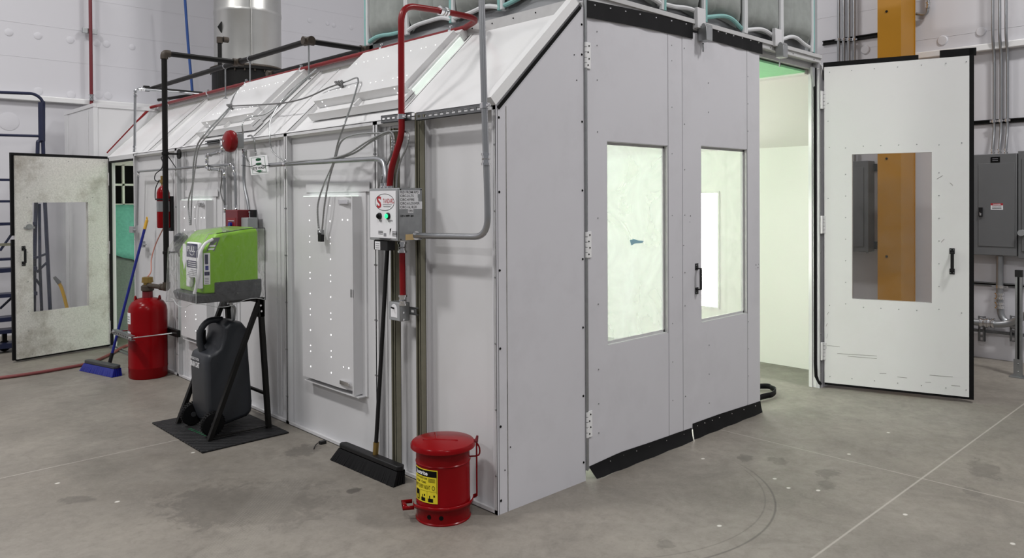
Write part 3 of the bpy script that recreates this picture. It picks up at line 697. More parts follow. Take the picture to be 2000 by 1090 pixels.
def vpipe(p, m1, m2, o=.02):
    p = V(p); b = MB()
    d = V((0, o, 0)) if p.x < .71 else V((o, 0, 0))
    b.tube([p+V((0, 0, .0))+d*.3*sin(i)-d*.6 for i in [0]]+[p+V((0, 0, z))-d*.6+d*.25*sin(z*7) for z in (.1, .4, .8, 1.2, 1.45)], .016, 8, 0)
    b.tube([p+V((0, 0, z))+d*.7+d*.2*sin(z*5+1) for z in (0, .1, .4, .8, 1.2, 1.45)], .014, 8, 1)
    b.build('seam_piping', [m1, m2], pl)
for i, y in enumerate(ys[:4]): vpipe((PX0-.045, y, PZ0), 'pipw', 'teal' if i != 1 else 'pipw')
for i, x in enumerate(xs[1:]): vpipe((x, PY0-.03, PZ0+.01), 'pipw', ('teal', 'teal', 'pipw', 'pipw', 'teal')[i])
# ------------------------------------------------------------------ exhaust duct
c = F(485, 130, 6.72); r0 = .415
t = thing('exhaust_duct', 'wide round galvanised exhaust duct rising behind the booth roof', 'duct', (c.x, c.y, RZ))
b = MB().lathe([(r0, 3.2-RZ), (r0, 3.98-RZ), (r0+.006, 3.99-RZ), (r0+.006, 4.03-RZ), (r0, 4.04-RZ), (r0, 6.5-RZ)], (c.x, c.y, RZ), 48)
b.box(c.x-.15, c.x-.14, c.y-r0-.002, c.y-r0+.05, 3.3, 6.4); b.build('duct', 'duct', t)
b = MB().lathe([(r0+.03, 0), (r0+.03, .52), (r0+.06, .53), (r0+.06, .56), (r0, .565)], (c.x, c.y, RZ), 48)
b.build('collar', 'bsteel', t)
b = MB(); b.lathe([(r0+.055, .565), (r0+.055, .575), (r0, .60)], (c.x, c.y, RZ), 48)
for k in range(24):
    a = k*2*pi/24; b.cyl((c.x+(r0+.045)*cos(a), c.y+(r0+.045)*sin(a), RZ+.56), (c.x+(r0+.045)*cos(a), c.y+(r0+.045)*sin(a), RZ+.50), .008, 6)
b.build('flange_ring', 'brown', t)
# ------------------------------------------------------------------ steel channels (strut) carrying the controls
def strut(name_label, p0, p1, w_, d_, face, slots=True, m='galvd', cat='channel', group=None, nm='strut_channel', slot_gap=.05):
    # p0,p1: axis on the back face; face: outward direction of the web
    p0 = V(p0); p1 = V(p1); L_ = (p1-p0).length; ax = (p1-p0).normalized(); fv = V(face); sd = ax.cross(fv)
    T = MX((ax, sd, fv)).transposed().to_4x4(); T.translation = p0; b = MB(); t_ = .003
    b.box(0, L_, -w_/2, -w_/2+t_, 0, d_, 0, T); b.box(0, L_, w_/2-t_, w_/2, 0, d_, 0, T)
    if slots:
        b.box(0, L_, -w_/2, -w_*.17, d_-t_, d_, 0, T); b.box(0, L_, w_*.17, w_/2, d_-t_, d_, 0, T)
        k = 0; n_ = int(L_/slot_gap)
        for k in range(n_+1): b.box(max(0, k*slot_gap-.010), min(L_, k*slot_gap+.010), -w_*.17, w_*.17, d_-t_, d_, 0, T)
    else:
        b.box(0, L_, -w_/2, -w_/2+.01, d_-t_, d_, 0, T); b.box(0, L_, w_/2-.01, w_/2, d_-t_, d_, 0, T); b.box(0, L_, -w_/2, w_/2, 0, t_, 1, T)
    o = b.build(nm, [m, 'bsteel'], None); tag(o, name_label, cat, group); return o
strut('tall vertical steel channel on the side wall left of its twin behind the control panel', (-.0, .853, .01), (-.0, .853, 2.03), .041, .041, (-1, 0, 0), False, 'olive')
strut('tall vertical steel channel right of the control panel, running down behind the red can', (-.0, .61, .01), (-.0, .61, 2.10), .041, .041, (-1, 0, 0), False, 'olive')
strut('slotted steel channel holding the grey conduit high on the wall beside the booth corner', (-.042, .585, 2.075), (-.042, .012, 2.075), .045, .022, (-1, 0, 0))
strut('short slotted steel channel holding the red pipe at the top of the side wall', (-.042, .93, 2.085), (-.042, .63, 2.082), .045, .022, (-1, 0, 0))
strut('short slotted steel channel beside the small grey switch box', (-.042, .86, .985), (-.042, .60, .985), .041, .021, (-1, 0, 0))
# ------------------------------------------------------------------ conduit builder
def coupling(b, p, d, r, ln=.06, m=1):
    p = V(p); d = V(d).normalized(); a = p-d*ln/2; c = p+d*ln/2
    b.tube([a, a+d*.012, a+d*.0121, p-d*.004, p, p+d*.004, c-d*.0121, c-d*.012, c], [r*1.5, r*1.5, r*1.2, r*1.2, r*1.45, r*1.2, r*1.2, r*1.5, r*1.5], 12, m)
def run(nm, label, cat, pts, r, m, fr=.1, coups=(), group=None, straps=(), m2='chrome', seg=12, n=7):
    t = thing(nm, label, cat, tuple(V(pts[-1])), group) if (coups or straps) else None
    b = MB().tube(fillet(pts, fr, n), r, seg); o = b.build('tube' if t else nm, m, t)
    if not t: tag(o, label, cat, group); return o
    for (p, d) in coups: bb = MB(); coupling(bb, p, d, r, m=0); bb.build('coupling', m2, t)
    for (p, d, fv) in straps:
        p = V(p); d = V(d).normalized(); bb = MB(); bb.tube([p-d*.014, p+d*.014], r*1.16, 12)
        fv = V(fv); sd = d.cross(fv); bb.bar(p+sd*(r*2.2), p-sd*(r*2.2), .02, .004, 0, fv); bb.cyl(p+sd*r*1.7-fv*.01, p+sd*r*1.7+fv*.012, .007, 6)
        bb.build('strap', m2, t)
    return t
# grey conduit from ceiling to control panel
xa = -.085
run('grey_conduit', 'grey metal conduit dropping beside the booth corner and bending into the control panel side', 'conduit',
    [S(939, -60, xa), S(946, 205, xa), S(949, 300, xa), S(952, 380, xa), S(953, 463, xa), S(806, 460, xa)], .0165, 'emt', .22,
    [(S(949.4, 311, xa), (0, 0, 1)), (S(807, 460, xa), (0, 1, 0))], straps=[(S(947, 206, xa), (0, 0, 1), (-1, 0, 0))])
# red riser and ridge pipe
x_ = -.085; rr = .0185
rg = [S(a, c, RX-.03) for a, c in ((932, 44), (750, 93), (600, 131), (400, 177), (300, 205))]
for p in rg: p.x = RX-.078; p.z = RZ-.008
rp = [S(784, 60, x_)]
top = F(784, 14, rp[0].y)
run('red_pipe', 'red painted conduit rising from the control panel and arching back to the booth ridge', 'pipe',
    [S(761, 366, -.12), S(764, 330, -.12), S(785, 262, x_), S(784, 222, x_), V((x_, S(784, 100, x_).y, F(797, 8, S(784, 100, x_).y).z-.012)), F(866, 22, S(784, 100, x_).y), F(936, 37, S(784, 100, x_).y), V((RX-.078, rg[0].y+.06, RZ-.006))],
    rr, 'redc', .10, [(F(866, 22, S(784, 100, x_).y), (1, .0, -.02))], straps=[(S(784, 228, x_), (0, 0, 1), (-1, 0, 0))], n=8)
run('red_pipe', 'long red pipe clipped along the ridge of the booth', 'pipe', [V((RX-.078, rg[0].y+.05, RZ-.008)), V((RX-.078, 6.45, RZ-.008)), V((RX-.12, 6.55, RZ-.02)), V((RX-.3, 6.56, RZ-.22)), V((.05, 6.56, H1+.06))], .017, 'redc', .03,
    straps=[(V((RX-.078, y, RZ-.008)), (0, 1, 0), (-1, 0, 0)) for y in (1.05, 1.85, 3.05, 4.1, 5.0, 6.1)])
run('red_pipe', 'short red conduit between the control panel and the switch box below', 'pipe', [S(785, 478, -.105), S(787, 588, -.105)], .0175, 'redc', .02, [(S(785.5, 483, -.105), (0, 0, 1)), (S(787, 586, -.105), (0, 0, 1))])
# ------------------------------------------------------------------ control panel
by0, by1, bz0, bz1, bx = .563, .845, 1.387, 1.678, -.20
cp = thing('control_panel', 'grey metal control box with white face, green and black pilot lights and label tape', 'control panel', (-.04, .7, bz0))
MB().box(bx, -.042, by0, by1, bz0, bz1).build('enclosure', 'galv', cp, bevel=.004)
MB().box(bx-.006, bx, by0+.004, by1-.002, bz0+.002, bz1-.002).build('door', 'lgrey', cp, bevel=.003)
b = MB().box(bx-.0085, bx-.006, by0+.018, by1-.014, bz0+.014, bz1-.016)
fc = lambda px, py: S(px, py, bx-.009)
def onface(y0, z0, x=bx-.009): return lambda u, v: V((x, y0-u, z0+v))
b.build('face_plate', 'paper', cp)
b = MB()
p = fc(751, 395); rx, rz = .092, .046
b.tube([V((p.x, p.y+rx*cos(a), p.z+rz*sin(a))) for a in [i*2*pi/40 for i in range(40)]], .0012, 6, 0, closed=True)
write(b, 'S', onface(p.y+.078, p.z-.030), .088, 1, .03, sx=1.15)
write(b, 'TANDARD', onface(p.y+.016, p.z-.006), .036, 1, .01, sx=.62)
b.box(bx-.0096, bx-.009, p.y-.07, p.y+.016, p.z-.014, p.z-.0125, 0)
write(b, 'Tools and Equipment', onface(p.y+.014, p.z-.027), .0105, 0, sx=.8)
b.build('logo', ['ink', 'inkr'], cp)
for px, mm in ((742, 'ink'), (758.5, 'ledg')):
    q = fc(px, 422); o = MB().lathe([(.019, 0), (.019, -.008), (.013, -.012)], (bx-.0085, q.y, q.z), 20, 0, 'x').build('pilot_light', 'bpl', cp)
    MB().lathe([(.0125, 0), (.0125, -.006), (.006, -.010)], (bx-.0205, q.y, q.z), 16, 0, 'x').build('lens', mm, o)
b = MB(); write(b, 'FAN', onface(fc(743, 433).y+.012, fc(743, 433).z), .014, 0, .02); write(b, 'LIGHTS', onface(fc(762, 433).y+.02, fc(762, 433).z), .013, 0, .02)
for (px, py, n_) in ((739, 452, 3), (766, 453, 4)):
    q = fc(px, py)
    for k in range(n_): b.box(bx-.0095, bx-.009, q.y-.045, q.y, q.z-k*.0075, q.z-k*.0075+.003)
q = fc(763, 452); b.prism([(q.y+.008, q.z+.012), (q.y-.006, q.z+.018), (q.y+.004, q.z-.006), (q.y+.008, q.z-.022)], bx-.0095, bx-.009, 'yz')
q = fc(752, 466)
for k in range(3): b.box(bx-.0095, bx-.009, q.y-.06+k*.01, q.y+.06-k*.01, q.z-k*.006, q.z-k*.006+.0025)
b.box(bx-.0095, bx-.009, q.y-.012, q.y+.012, q.z+.012, q.z+.03, 1)
b.build('printed_text', ['ink', 'inkgy'], cp)
# tape labels on the side of the box (faces the camera side)
b = MB(); yy = by0-.0006
rows = ['FED FROM RPD', 'CIRC-2 LTS', 'CIRC-4 FIRE', 'CIRC-6 LOUVER', 'CIRC-16,18,20', 'FAN']
lw = [.137, .122, .126, .152, .152, .036]
for k, r_ in enumerate(rows):
    z = bz1-.03-k*.0205; x0 = bx+.004 if k < 5 else bx+.060
    x1 = min(x0+lw[k], -.044); b.box(x0, x1, yy-.0006, yy, z-.004, z+.0165, 0)
    write(b, r_, (lambda u, v, x0=x0, z=z: V((x0+.003+u, yy-.0009, z+v))), .0185, 1, .015, sx=min(1., (x1-x0-.006)/(max(v_[0] for v_ in txt(r_, .0185, .015)[0])+1e-6)))
write(b, '120 v 208V 3ph', (lambda u, v: V((bx+.008+u, yy-.0009, bz1-.158+v))), .014, 1, .02)
MB().box(bx+.042, bx+.115, yy-.0005, yy, bz0+.004, bz0+.036).build('tan_tape', 'tan', cp)
b.build('side_label', ['paper', 'ink', 'tan'], cp)
b = MB()
for x, z in ((bx+.012, bz1-.01), (-.05, bz1-.01), (bx+.012, bz0+.01), (-.05, bz0+.01)): screw(b, (x, by0, z), (0, -1, 0), .004, 0)
b.build('corner_screw', 'ink', cp)
for dy, r_ in ((.02, .020), (.0, .026), (-.04, .018)):
    q = S(757, 362, -.12); MB().lathe([(r_, 0), (r_, .012), (r_*.8, .014), (r_*.8, .03)], (-.12, q.y-dy*1.2, bz1), 14).build('connector', 'chrome', cp)
mA, mB = S(757, 480, -.2).y, S(730, 480, -.2).y; p = V((0, (mA+mB)/2, 0)); b = MB().box(-.20, -.15, mA, mB, bz0-.056, bz0-.002); b.build('power_module', 'bpl', cp, bevel=.002)
b = MB().box(-.2012, -.2, mB-.065, mB-.014, bz0-.054, bz0-.008, 0)
for k in range(3): b.box(-.2018, -.2012, mB-.058, mB-.022, bz0-.022-k*.012, bz0-.018-k*.012, 1)
b.build('module_label', ['paper', 'inkgy'], cp)
# switch box
sy1, sy0, sz0, sz1 = S(767, 600, -.10).y, S(790, 600, -.10).y, 0.93, 1.035
q = S(785, 590, -.10)
sb = thing('switch_box', 'small grey metal switch box below the control panel on the red conduit', 'electrical box', (-.06, (sy0+sy1)/2, sz0))
MB().box(-.125, -.063, sy0, sy1, sz0, sz1).build('box', 'galv', sb, bevel=.004)
b = MB().box(-.130, -.125, sy0+.006, sy1-.006, sz0+.004, sz1-.004); b.prism([((sy0+sy1)/2+.03*cos(a), sz0+.06+.035*sin(a)) for a in [i*pi/10 for i in range(11)]]+[((sy0+sy1)/2-.03, sz0+.02), ((sy0+sy1)/2+.03, sz0+.02)], -.1315, -.130, 'yz', 1)
b.cyl((-.132, (sy0+sy1)/2, sz0+.07), (-.150, (sy0+sy1)/2, sz0+.078), .005, 8, 2); b.build('switch_plate', ['lgrey', 'paper', 'bpl'], sb)
b = MB()
for z in (sz0+.01, sz0+.05, sz1-.012): b.cyl((-.11, sy0-.001, z), (-.11, sy0-.006, z), .006, 8); b.cyl((-.11, sy1+.001, z), (-.11, sy1+.006, z), .006, 8)
b.build('knockout', 'chrome', sb)
# ------------------------------------------------------------------ cables
SL0 = SL
def SL(px, py, off=0.): return SL0(px, py, off+.055)
def cable(label, pts, r, m='lflex', nm='armoured_cable', n=8, group=None, ridge=True, cat='cable'):
    P = spline(pts, n)
    if ridge:
        P = resample(P, .0085); rs = [r*(1.0 if k % 2 else .84) for k in range(len(P))]
        o = MB().tube(P, rs, 8).build(nm, m, None, smooth=False)
    else: o = MB().tube(P, r, 8).build(nm, m, None)
    tag(o, label, cat, group); return o
x1_ = -.07
cable('armoured cable looping from the wall bundle down to the lamp plug, longer left strand', [SL(700, 160, .09), SL(690, 195, .07), SL(672, 245, .08), S(660, 280, x1_), S(650, 320, x1_), S(632, 362, x1_), S(621, 400, x1_-.01), S(622, 440, x1_), S(626, 458, x1_)], .0065)
cable('armoured cable from the red pipe area hanging beside its twin over the wall light', [S(752, 260, x1_), S(700, 262, x1_), S(668, 275, x1_), S(655, 310, x1_), S(643, 350, x1_), S(634, 400, x1_-.01), S(630, 440, x1_), S(628, 458, x1_)], .0065)
t = thing('cable_plug', 'dark cable connector hanging in front of the wall light fixture', 'connector', tuple(S(627, 472, x1_)))
MB().box(x1_-.012, x1_+.012, S(627, 460, x1_).y-.022, S(627, 460, x1_).y+.022, S(627, 472, x1_).z, S(627, 455, x1_).z).build('plug_body', 'bpl', t, bevel=.003)
MB().cyl(S(623, 458, x1_), S(623, 449, x1_), .010, 8).cyl(S(630, 458, x1_), S(630, 449, x1_), .010, 8).build('cable_gland', 'galv', t)
cable('grey cable swinging across both sloped light boxes', [SL(618, 134, .04), SL(560, 185, .05), SL(530, 230, .05), S(527, 262, -.05), S(532, 295, -.05), S(557, 316, -.06)], .0055)
cable('pale cable following the booth seam beside the bell', [SL(612, 140, .03), SL(560, 190, .04), SL(520, 222, .04), SL(490, 228, .08), S(474, 240, -.10), S(475, 262, -.10)], .006)
cable('dark cable strung between two cable knots across the slope', [SL(455, 207, .08), SL(500, 205, .07), SL(555, 201, .06), SL(600, 190, .07), SL(640, 172, .08), SL(662, 164, .09)], .006, 'cord', 'grey_cable', ridge=False)
cable('short cable rising from the upper cable knot', [SL(662, 164, .09), SL(680, 158, .09), SL(697, 152, .10), SL(700, 162, .09)], .006, 'lflex')
cable('pale cable from the ridge pipe to the lower cable knot', [SL(480, 164, .05), SL(463, 178, .05), SL(452, 198, .06), SL(450, 208, .08)], .005, 'lflex', ridge=False)
cable('long cable hanging from the lower cable knot down to the green eyewash station', [SL(450, 208, .08), SL(425, 235, .08), SL(400, 262, .10), S(385, 285, -.09), S(378, 320, -.09), S(376, 360, -.09), S(368, 395, -.09), S(371, 440, -.09)], .0075, 'lflex')
cable('second cable of the long hanging pair behind the black pipe', [SL(452, 209, .08), SL(430, 236, .08), SL(404, 266, .10), S(388, 290, -.09), S(381, 330, -.09), S(376, 370, -.09), S(374, 400, -.09), S(373, 440, -.09)], .0065, 'lflex')
def knot(px, py, label):
    c = SL(px, py, .085); b = MB()
    for k in range(4):
        b.tube([c+V((.02*cos(a+k)*.6, .032*cos(a)+.012*k-.02, .02*sin(a+.6*k))) for a in [i*2*pi/14 for i in range(14)]], .006, 6, 0, closed=True)
    tag(b.build('cable_knot', 'cord', None), label, 'cable')
knot(450, 208, 'dark knotted bundle of cable on the far part of the booth slope'); knot(664, 164, 'dark knotted bundle of cable on the near sloped light box')
cable('armoured cable arching from the wall conduit up to the red pipe', [S(557, 318, -.07), S(600, 314, -.07), S(640, 311, -.07), S(680, 300, -.08), S(715, 278, -.08), S(745, 262, -.08), S(765, 258, -.09), S(770, 285, -.09), S(766, 315, -.09), S(758, 345, -.10), S(757, 364, -.10)], .0065)
cable('second armoured cable under the arching one left of the red pipe', [S(640, 316, -.06), S(690, 300, -.07), S(725, 277, -.07), S(758, 260, -.08), S(766, 272, -.08), S(764, 300, -.09), S(752, 330, -.09), S(745, 352, -.10), S(745, 366, -.10)], .0065)
cable('armoured cable curving out right of the red pipe into the control panel', [S(762, 257, -.06), S(785, 256, -.06), S(797, 262, -.07), S(795, 285, -.08), S(783, 312, -.09), S(776, 340, -.10), S(774, 366, -.10)], .0065)
run('grey_conduit', 'thick grey conduit running along the side wall and bending down into the control panel', 'conduit', [S(523, 323, -.055), S(560, 320, -.055), S(738, 310, -.075), S(751, 315, -.09), S(753, 345, -.11), S(753, 366, -.11)], .0155, 'emt', .10, straps=[(S(557, 320.5, -.055), (0, 1, 0), (-1, 0, 0))])
cable('thin black cord tied to the eye wash sign', [S(472, 323, -.02), S(490, 325, -.10), S(505, 321, -.115), S(518, 324, -.10), S(530, 322, -.06)], .003, 'bpl', 'black_string', ridge=False, cat='string')
# ------------------------------------------------------------------ bell, sign, red control head, boxes
c = S(470, 277, -.05)
t = thing('alarm_bell', 'round red fire alarm bell mounted high on the side wall', 'bell', tuple(c))
b = MB().lathe([(.076, .0), (.083, -.012), (.086, -.03), (.078, -.052), (.055, -.068), (.02, -.075), (.0005, -.076)], (c.x-.055, c.y, c.z), 36, 0, 'x'); b.build('gong', 'redc', t)
MB().cyl((c.x-.13, c.y, c.z), (c.x-.137, c.y, c.z), .009, 10).build('centre_bolt', 'chrome', t)
MB().box(c.x-.048, c.x+.005, c.y-.05, c.y+.05, c.z-.05, c.z+.062).build('back_box', 'lgrey', t, bevel=.004)
MB().cyl((c.x-.055, c.y, c.z), (c.x-.048, c.y, c.z), .06, 20).build('base_plate', 'bpl', t)
yb = S(487, 275, -.04).y
run('grey_conduit', 'grey conduit dropping from the bell box to the small box beside the red control head', 'conduit', [S(477, 296, -.03), S(476, 360, -.03), S(484, 392, -.03), S(487, 425, -.03)], .012, 'emt', .15, [(S(476.5, 299, -.03), (0, 0, 1)), (S(487, 420, -.03), (0, 0, 1))])
cable('short armoured cable from the bell box to the eye wash sign', [S(484, 266, -.05), S(491, 265, -.06), S(497, 275, -.06), S(498, 290, -.05), S(501, 304, -.04)], .007)
cable('cable curving behind the bell box to the eye wash sign', [S(481, 294, -.04), S(481, 306, -.03), S(486, 318, -.03), S(492, 324, -.03)], .007)
p = S(488, 304, -.075); sg = thing('eye_wash_sign', 'tilted white sign with green border, green symbols and the words EYE WASH', 'sign', tuple(p))
q0 = S(487, 307, -.085); q1 = S(522, 302, -.07); q2 = S(491, 342, -.085)
uu = (q1-q0); Ls = uu.length; uu.normalize(); vv = (q0-q2); Hs = vv.length; vv.normalize(); nn2 = uu.cross(vv).normalized()
if nn2.x > 0: nn2 = -nn2
def sp_(u_, v_, e=.002): return q2+uu*u_*Ls+vv*v_*Hs+nn2*e
b = MB(); vs = [sp_(0, 0, 0), sp_(1, 0, 0), sp_(1, 1, 0), sp_(0, 1, 0), sp_(0, 0), sp_(1, 0), sp_(1, 1), sp_(0, 1)]
b.add(vs, [(0, 1, 2, 3), (4, 5, 6, 7), (0, 1, 5, 4), (1, 2, 6, 5), (2, 3, 7, 6), (3, 0, 4, 7)]); b.build('sign_board', 'paper', sg)
b = MB()
def srect(a0, a1, c0, c1, e=.0028): b.quad(sp_(a0, c0, e), sp_(a1, c0, e), sp_(a1, c1, e), sp_(a0, c1, e))
for r_ in ((.10, .86, .06, .075), (.10, .86, .92, .935), (.10, .118, .06, .935), (.842, .86, .06, .935)): srect(*r_)
def sell(cu, cv, ru, rv): b.add([sp_(cu+ru*cos(a), cv+rv*sin(a), .0028) for a in [i*2*pi/20 for i in range(20)]], [tuple(range(20))])
sell(.50, .80, .15, .085); srect(.36, .64, .74, .86)
sell(.49, .58, .17, .045); b.add([sp_(.32, .57, .0028), sp_(.66, .57, .0028), sp_(.56, .48, .0028), sp_(.42, .48, .0028)], [(0, 1, 2, 3)])
b.add([sp_(.38, .22, .0028), sp_(.60, .22, .0028), sp_(.60, .17, .0028), sp_(.70, .17, .0028), sp_(.49, .09, .0028), sp_(.28, .17, .0028), sp_(.38, .17, .0028)], [tuple(range(7))])
v_, f_ = txt('EYE WASH', 1., .02); wmax = max(x for x, y in v_)
b.add([sp_(.15+.68*x/wmax, .27+.20*y, .0028) for x, y in v_], f_, 1)
b.build('sign_print', ['inkg', 'ink'], sg)
q = S(445, 410, -.12); q3 = S(466, 410, -.12)
t = thing('fire_control_head', 'dark red metal fire suppression control box behind the eyewash station', 'control box', (-.05, q.y, q.z-.2))
yA, yB = q.y+.02, q3.y
MB().box(-.13, -.03, yB, yA, q.z-.21, q.z).build('box', 'reddk', t, bevel=.004)
MB().box(-.0305, -.004, yB-.06, yA, q.z-.20, q.z-.0).build('mounting_plate', 'bpl', t)
b = MB().box(-.132, -.13, yB+.03, yA-.03, q.z-.17, q.z-.06, 0)
b.build('front_cover', 'redc', t)
b = MB().cyl((-.133, (yA+yB)/2, q.z-.115), (-.150, (yA+yB)/2, q.z-.115), .022, 14, 0); b.box(-.136, -.132, (yA+yB)/2-.06, (yA+yB)/2+.05, q.z-.085, q.z-.079, 1); b.box(-.136, -.132, (yA+yB)/2-.06, (yA+yB)/2+.05, q.z-.145, q.z-.139, 1)
b.build('valve_lever', ['blue', 'chrome'], t)
q = S(487, 425, -.05); tag(MB().box(-.10, -.02, S(496, 430, -.05).y, S(482, 430, -.05).y, q.z-.12, q.z).build('junction_box', 'lgrey', None, bevel=.003), 'grey steel junction box at the foot of the bell conduit, beside the red control box', 'electrical box')
# conduit set around the control head
X_ = -.035
run('grey_conduit', 'thin grey conduit running level from the booth left edge to above the red control head', 'conduit', [S(268, 440, X_), S(270, 335, X_), S(454, 321, X_), S(459, 335, X_), S(461, 412, X_)], .0105, 'emt', .04,
    [(S(270, 340, X_), (0, 0, 1)), (S(452, 322, X_), (0, 1, 0)), (S(458, 334, X_), (0, 0, 1)), (S(461, 408, X_), (0, 0, 1)), (S(385, 326.5, X_), (0, 1, 0))])
run('flexible_conduit', 'stepped silver conduit with elbows between the slope and the red control head', 'conduit', [S(433, 275, -.03), S(434, 296, -.05), S(404, 304, -.06), S(404, 329, -.06), S(438, 333, -.06), S(440, 415, -.05)], .0115, 'emt', .03,
    [(S(433, 278, -.03), (0, 0, 1)), (S(434, 290, -.05), (0, 0, 1)), (S(430, 297.5, -.05), (0, 1, 0)), (S(408, 303, -.06), (0, 1, 0)), (S(404, 310, -.06), (0, 0, 1)), (S(404, 322, -.06), (0, 0, 1)), (S(411, 330, -.06), (0, 1, 0)), (S(433, 332, -.06), (0, 1, 0)), (S(438.5, 340, -.06), (0, 0, 1)), (S(440, 408, -.05), (0, 0, 1))])
cable('thin dark cable hanging beside the stepped conduit', [S(420, 325, -.07), S(430, 327, -.07), S(433, 345, -.07), S(431, 375, -.07), S(438, 400, -.07)], .005, 'cord', 'dark_cable', ridge=False)
strut('slotted channel on the slope foot above the stepped conduit', (-.005, S(440, 270).y+.35, 2.10), (-.005, S(440, 270).y-.12, 2.10), .03, .02, (-1, 0, 0), False, 'galvd')
# ------------------------------------------------------------------ black iron pipework
def elbow(b, p, r, m=1): b.lathe([(0.001, -r*1.5), (r*.9, -r*1.2), (r*1.5, -r*.3), (r*1.5, r*.3), (r*.9, r*1.2), (.001, r*1.5)], p, 14, m)
def collar(b, p, d, r, m=1):
    p = V(p); d = V(d).normalized(); b.tube([p-d*.03, p-d*.012, p+d*.012, p+d*.03], [r*1.18, r*1.4, r*1.4, r*1.18], 12, m)
RB = .024
v0 = S(321, 104, -.15); v1 = S(325, 562, -.15); v0.x = v1.x = -.15; v0.y = v1.y = (v0.y+v1.y)/2
cr = F(465, 121, v0.y); cr.z = v0.z
tk = V((-.193, 4.53, 0))
t = thing('black_pipe', 'black iron pipe dropping from the roof pipework to the big red cylinder', 'pipe', tuple(v1))
b = MB().tube([v1, v0], RB, 12).tube([v0, V((cr.x, v0.y, v0.z))], RB, 12); b.build('tube', 'bsteel', t)
for p, d in ((v0, (0, 0, 1)), (v1, (0, 0, 1))):
    b = MB(); b.tube(fillet([V(p)+V((0, 0, -.05 if p is v0 else .05)), V(p), V(p)+(V((.05, 0, 0)) if p is v0 else V((0, .05, 0)))], .04), RB*1.35, 12); b.build('elbow', 'brown', t)
b = MB().tube([v1, V((tk.x, tk.y-.05, v1.z)), V((tk.x, tk.y, v1.z))], RB*.9, 12); collar(b, (v1.x-.01, v1.y+.10, v1.z), (0, 1, 0), RB*.9, 0); b.build('side_pipe', 'brown', t)
for z in (2.03, 1.15):
    pz = V((v1.x, v1.y, z)); b = MB(); b.lathe([(RB*1.2, -.012), (RB*1.25, 0), (RB*1.2, .012)], pz, 14); b.cyl(pz, pz+V((.11, -.0, .0)), .008, 8); b.lathe([(.045, -.006), (.045, .006)], pz+V((.12, 0, 0)), 14, 0, 'x'); b.build('pipe_hanger', 'bsteel', t)
# roof run parallel to the ridge
rxp = cr.x; zr = cr.z
y_far = F(290, 172, 6.6).y; fy0 = S(290, 174, rxp).y; ny0 = S(602, 82, rxp).y
e1 = V((rxp, ny0, zr)); e2 = F(713, 100, ny0); e2.z = zr
yb2 = S(530, 128, e2.x).y; e3 = V((e2.x, yb2, zr))
t = thing('black_pipe', 'black iron pipe loop carried above the booth roof on thin rods', 'pipe', (rxp, cr.y, RZ))
b = MB().tube([V((rxp, min(fy0, 7.3), zr)), e1], RB, 12).tube([e1, e2], RB, 12).tube([e2, e3], RB*.9, 12).tube([e3, e3+V((.5, 0, 0))], RB*.9, 12)
b.build('tube', 'bsteel', t)
for p in (V((rxp, cr.y, zr)), e1, e2, e3): b = MB(); b.tube([p-V((0, .06, 0)), p+V((0, .06, 0))], RB*1.4, 12); b.tube([p-V((.05, 0, 0)), p+V((.05, 0, 0))], RB*1.4, 12); b.build('fitting', 'brown', t)
for px, py in ((440, 128), (488, 118), (603, 90)):
    y = S(px, py, rxp).y; zz = RZ-.0 if rxp > RX-.05 else H1+KS*rxp
    b = MB().cyl((rxp, y, zz), (rxp, y, zr-.02), .007, 8); b.lathe([(RB*1.1, -.01), (RB*1.15, .0), (RB*1.1, .01)], (rxp, y, zr), 12, 0, 'y'); b.lathe([(.02, 0), (.02, .008)], (rxp, y, zz), 10); b.build('hanger_rod', 'galv', t)
f0 = V((rxp, min(fy0, 7.3), zr)); g0 = F(286, 173, 6.45); g1 = F(395, 184, 6.45); g1.z = g0.z
t2 = MB().tube([g0, g1], RB*.95, 12); t2.tube([g0-V((.03, 0, 0)), g0+V((.03, 0, 0))], RB*1.4, 12)
tag(t2.build('black_pipe', 'bsteel', None), 'short level black iron pipe at the far left end of the booth roof', 'pipe')
a = F(352, 184, 6.2); c = F(420, 166, 6.2); d_ = F(452, 166, 6.2)
tag(MB().tube([V((a.x, 6.9, a.z)), V((c.x-.3, 6.3, a.z)), V((c.x, 5.9, a.z)), V((c.x+.35, 5.9, a.z))], RB*.8, 10).build('black_pipe', 'bsteel', None), 'low black iron pipe between the ridge and the duct collar', 'pipe')
a = F(429, 76, 5.9); c = F(421, 182, 5.9)
t = thing('black_pipe', 'thin black upright pipe with elbow just left of the round duct', 'pipe', (c.x, c.y, RZ))
MB().tube([V((a.x, 5.9, RZ)), V((a.x, 5.9, a.z))], .024, 10).tube([V((a.x, 5.9, a.z)), V((a.x+.07, 5.9, a.z))], .024, 10).build('tube', 'bsteel', t)
MB().tube([V((a.x, 5.9, a.z-.05)), V((a.x, 5.9, a.z+.02))], .034, 10).tube([V((a.x+.04, 5.9, a.z)), V((a.x+.10, 5.9, a.z))], .034, 10).build('elbow', 'brown', t)
p = F(424, 55, 6.7); b = MB().prism([(p.x-.03, p.z), (p.x+.03, p.z+.09), (p.x+.035, p.z-.10)], 6.6, 6.62, 'xz'); tag(b.build('duct_bracket', 'bsteel', None), 'small black triangular bracket beside the round duct', 'bracket')
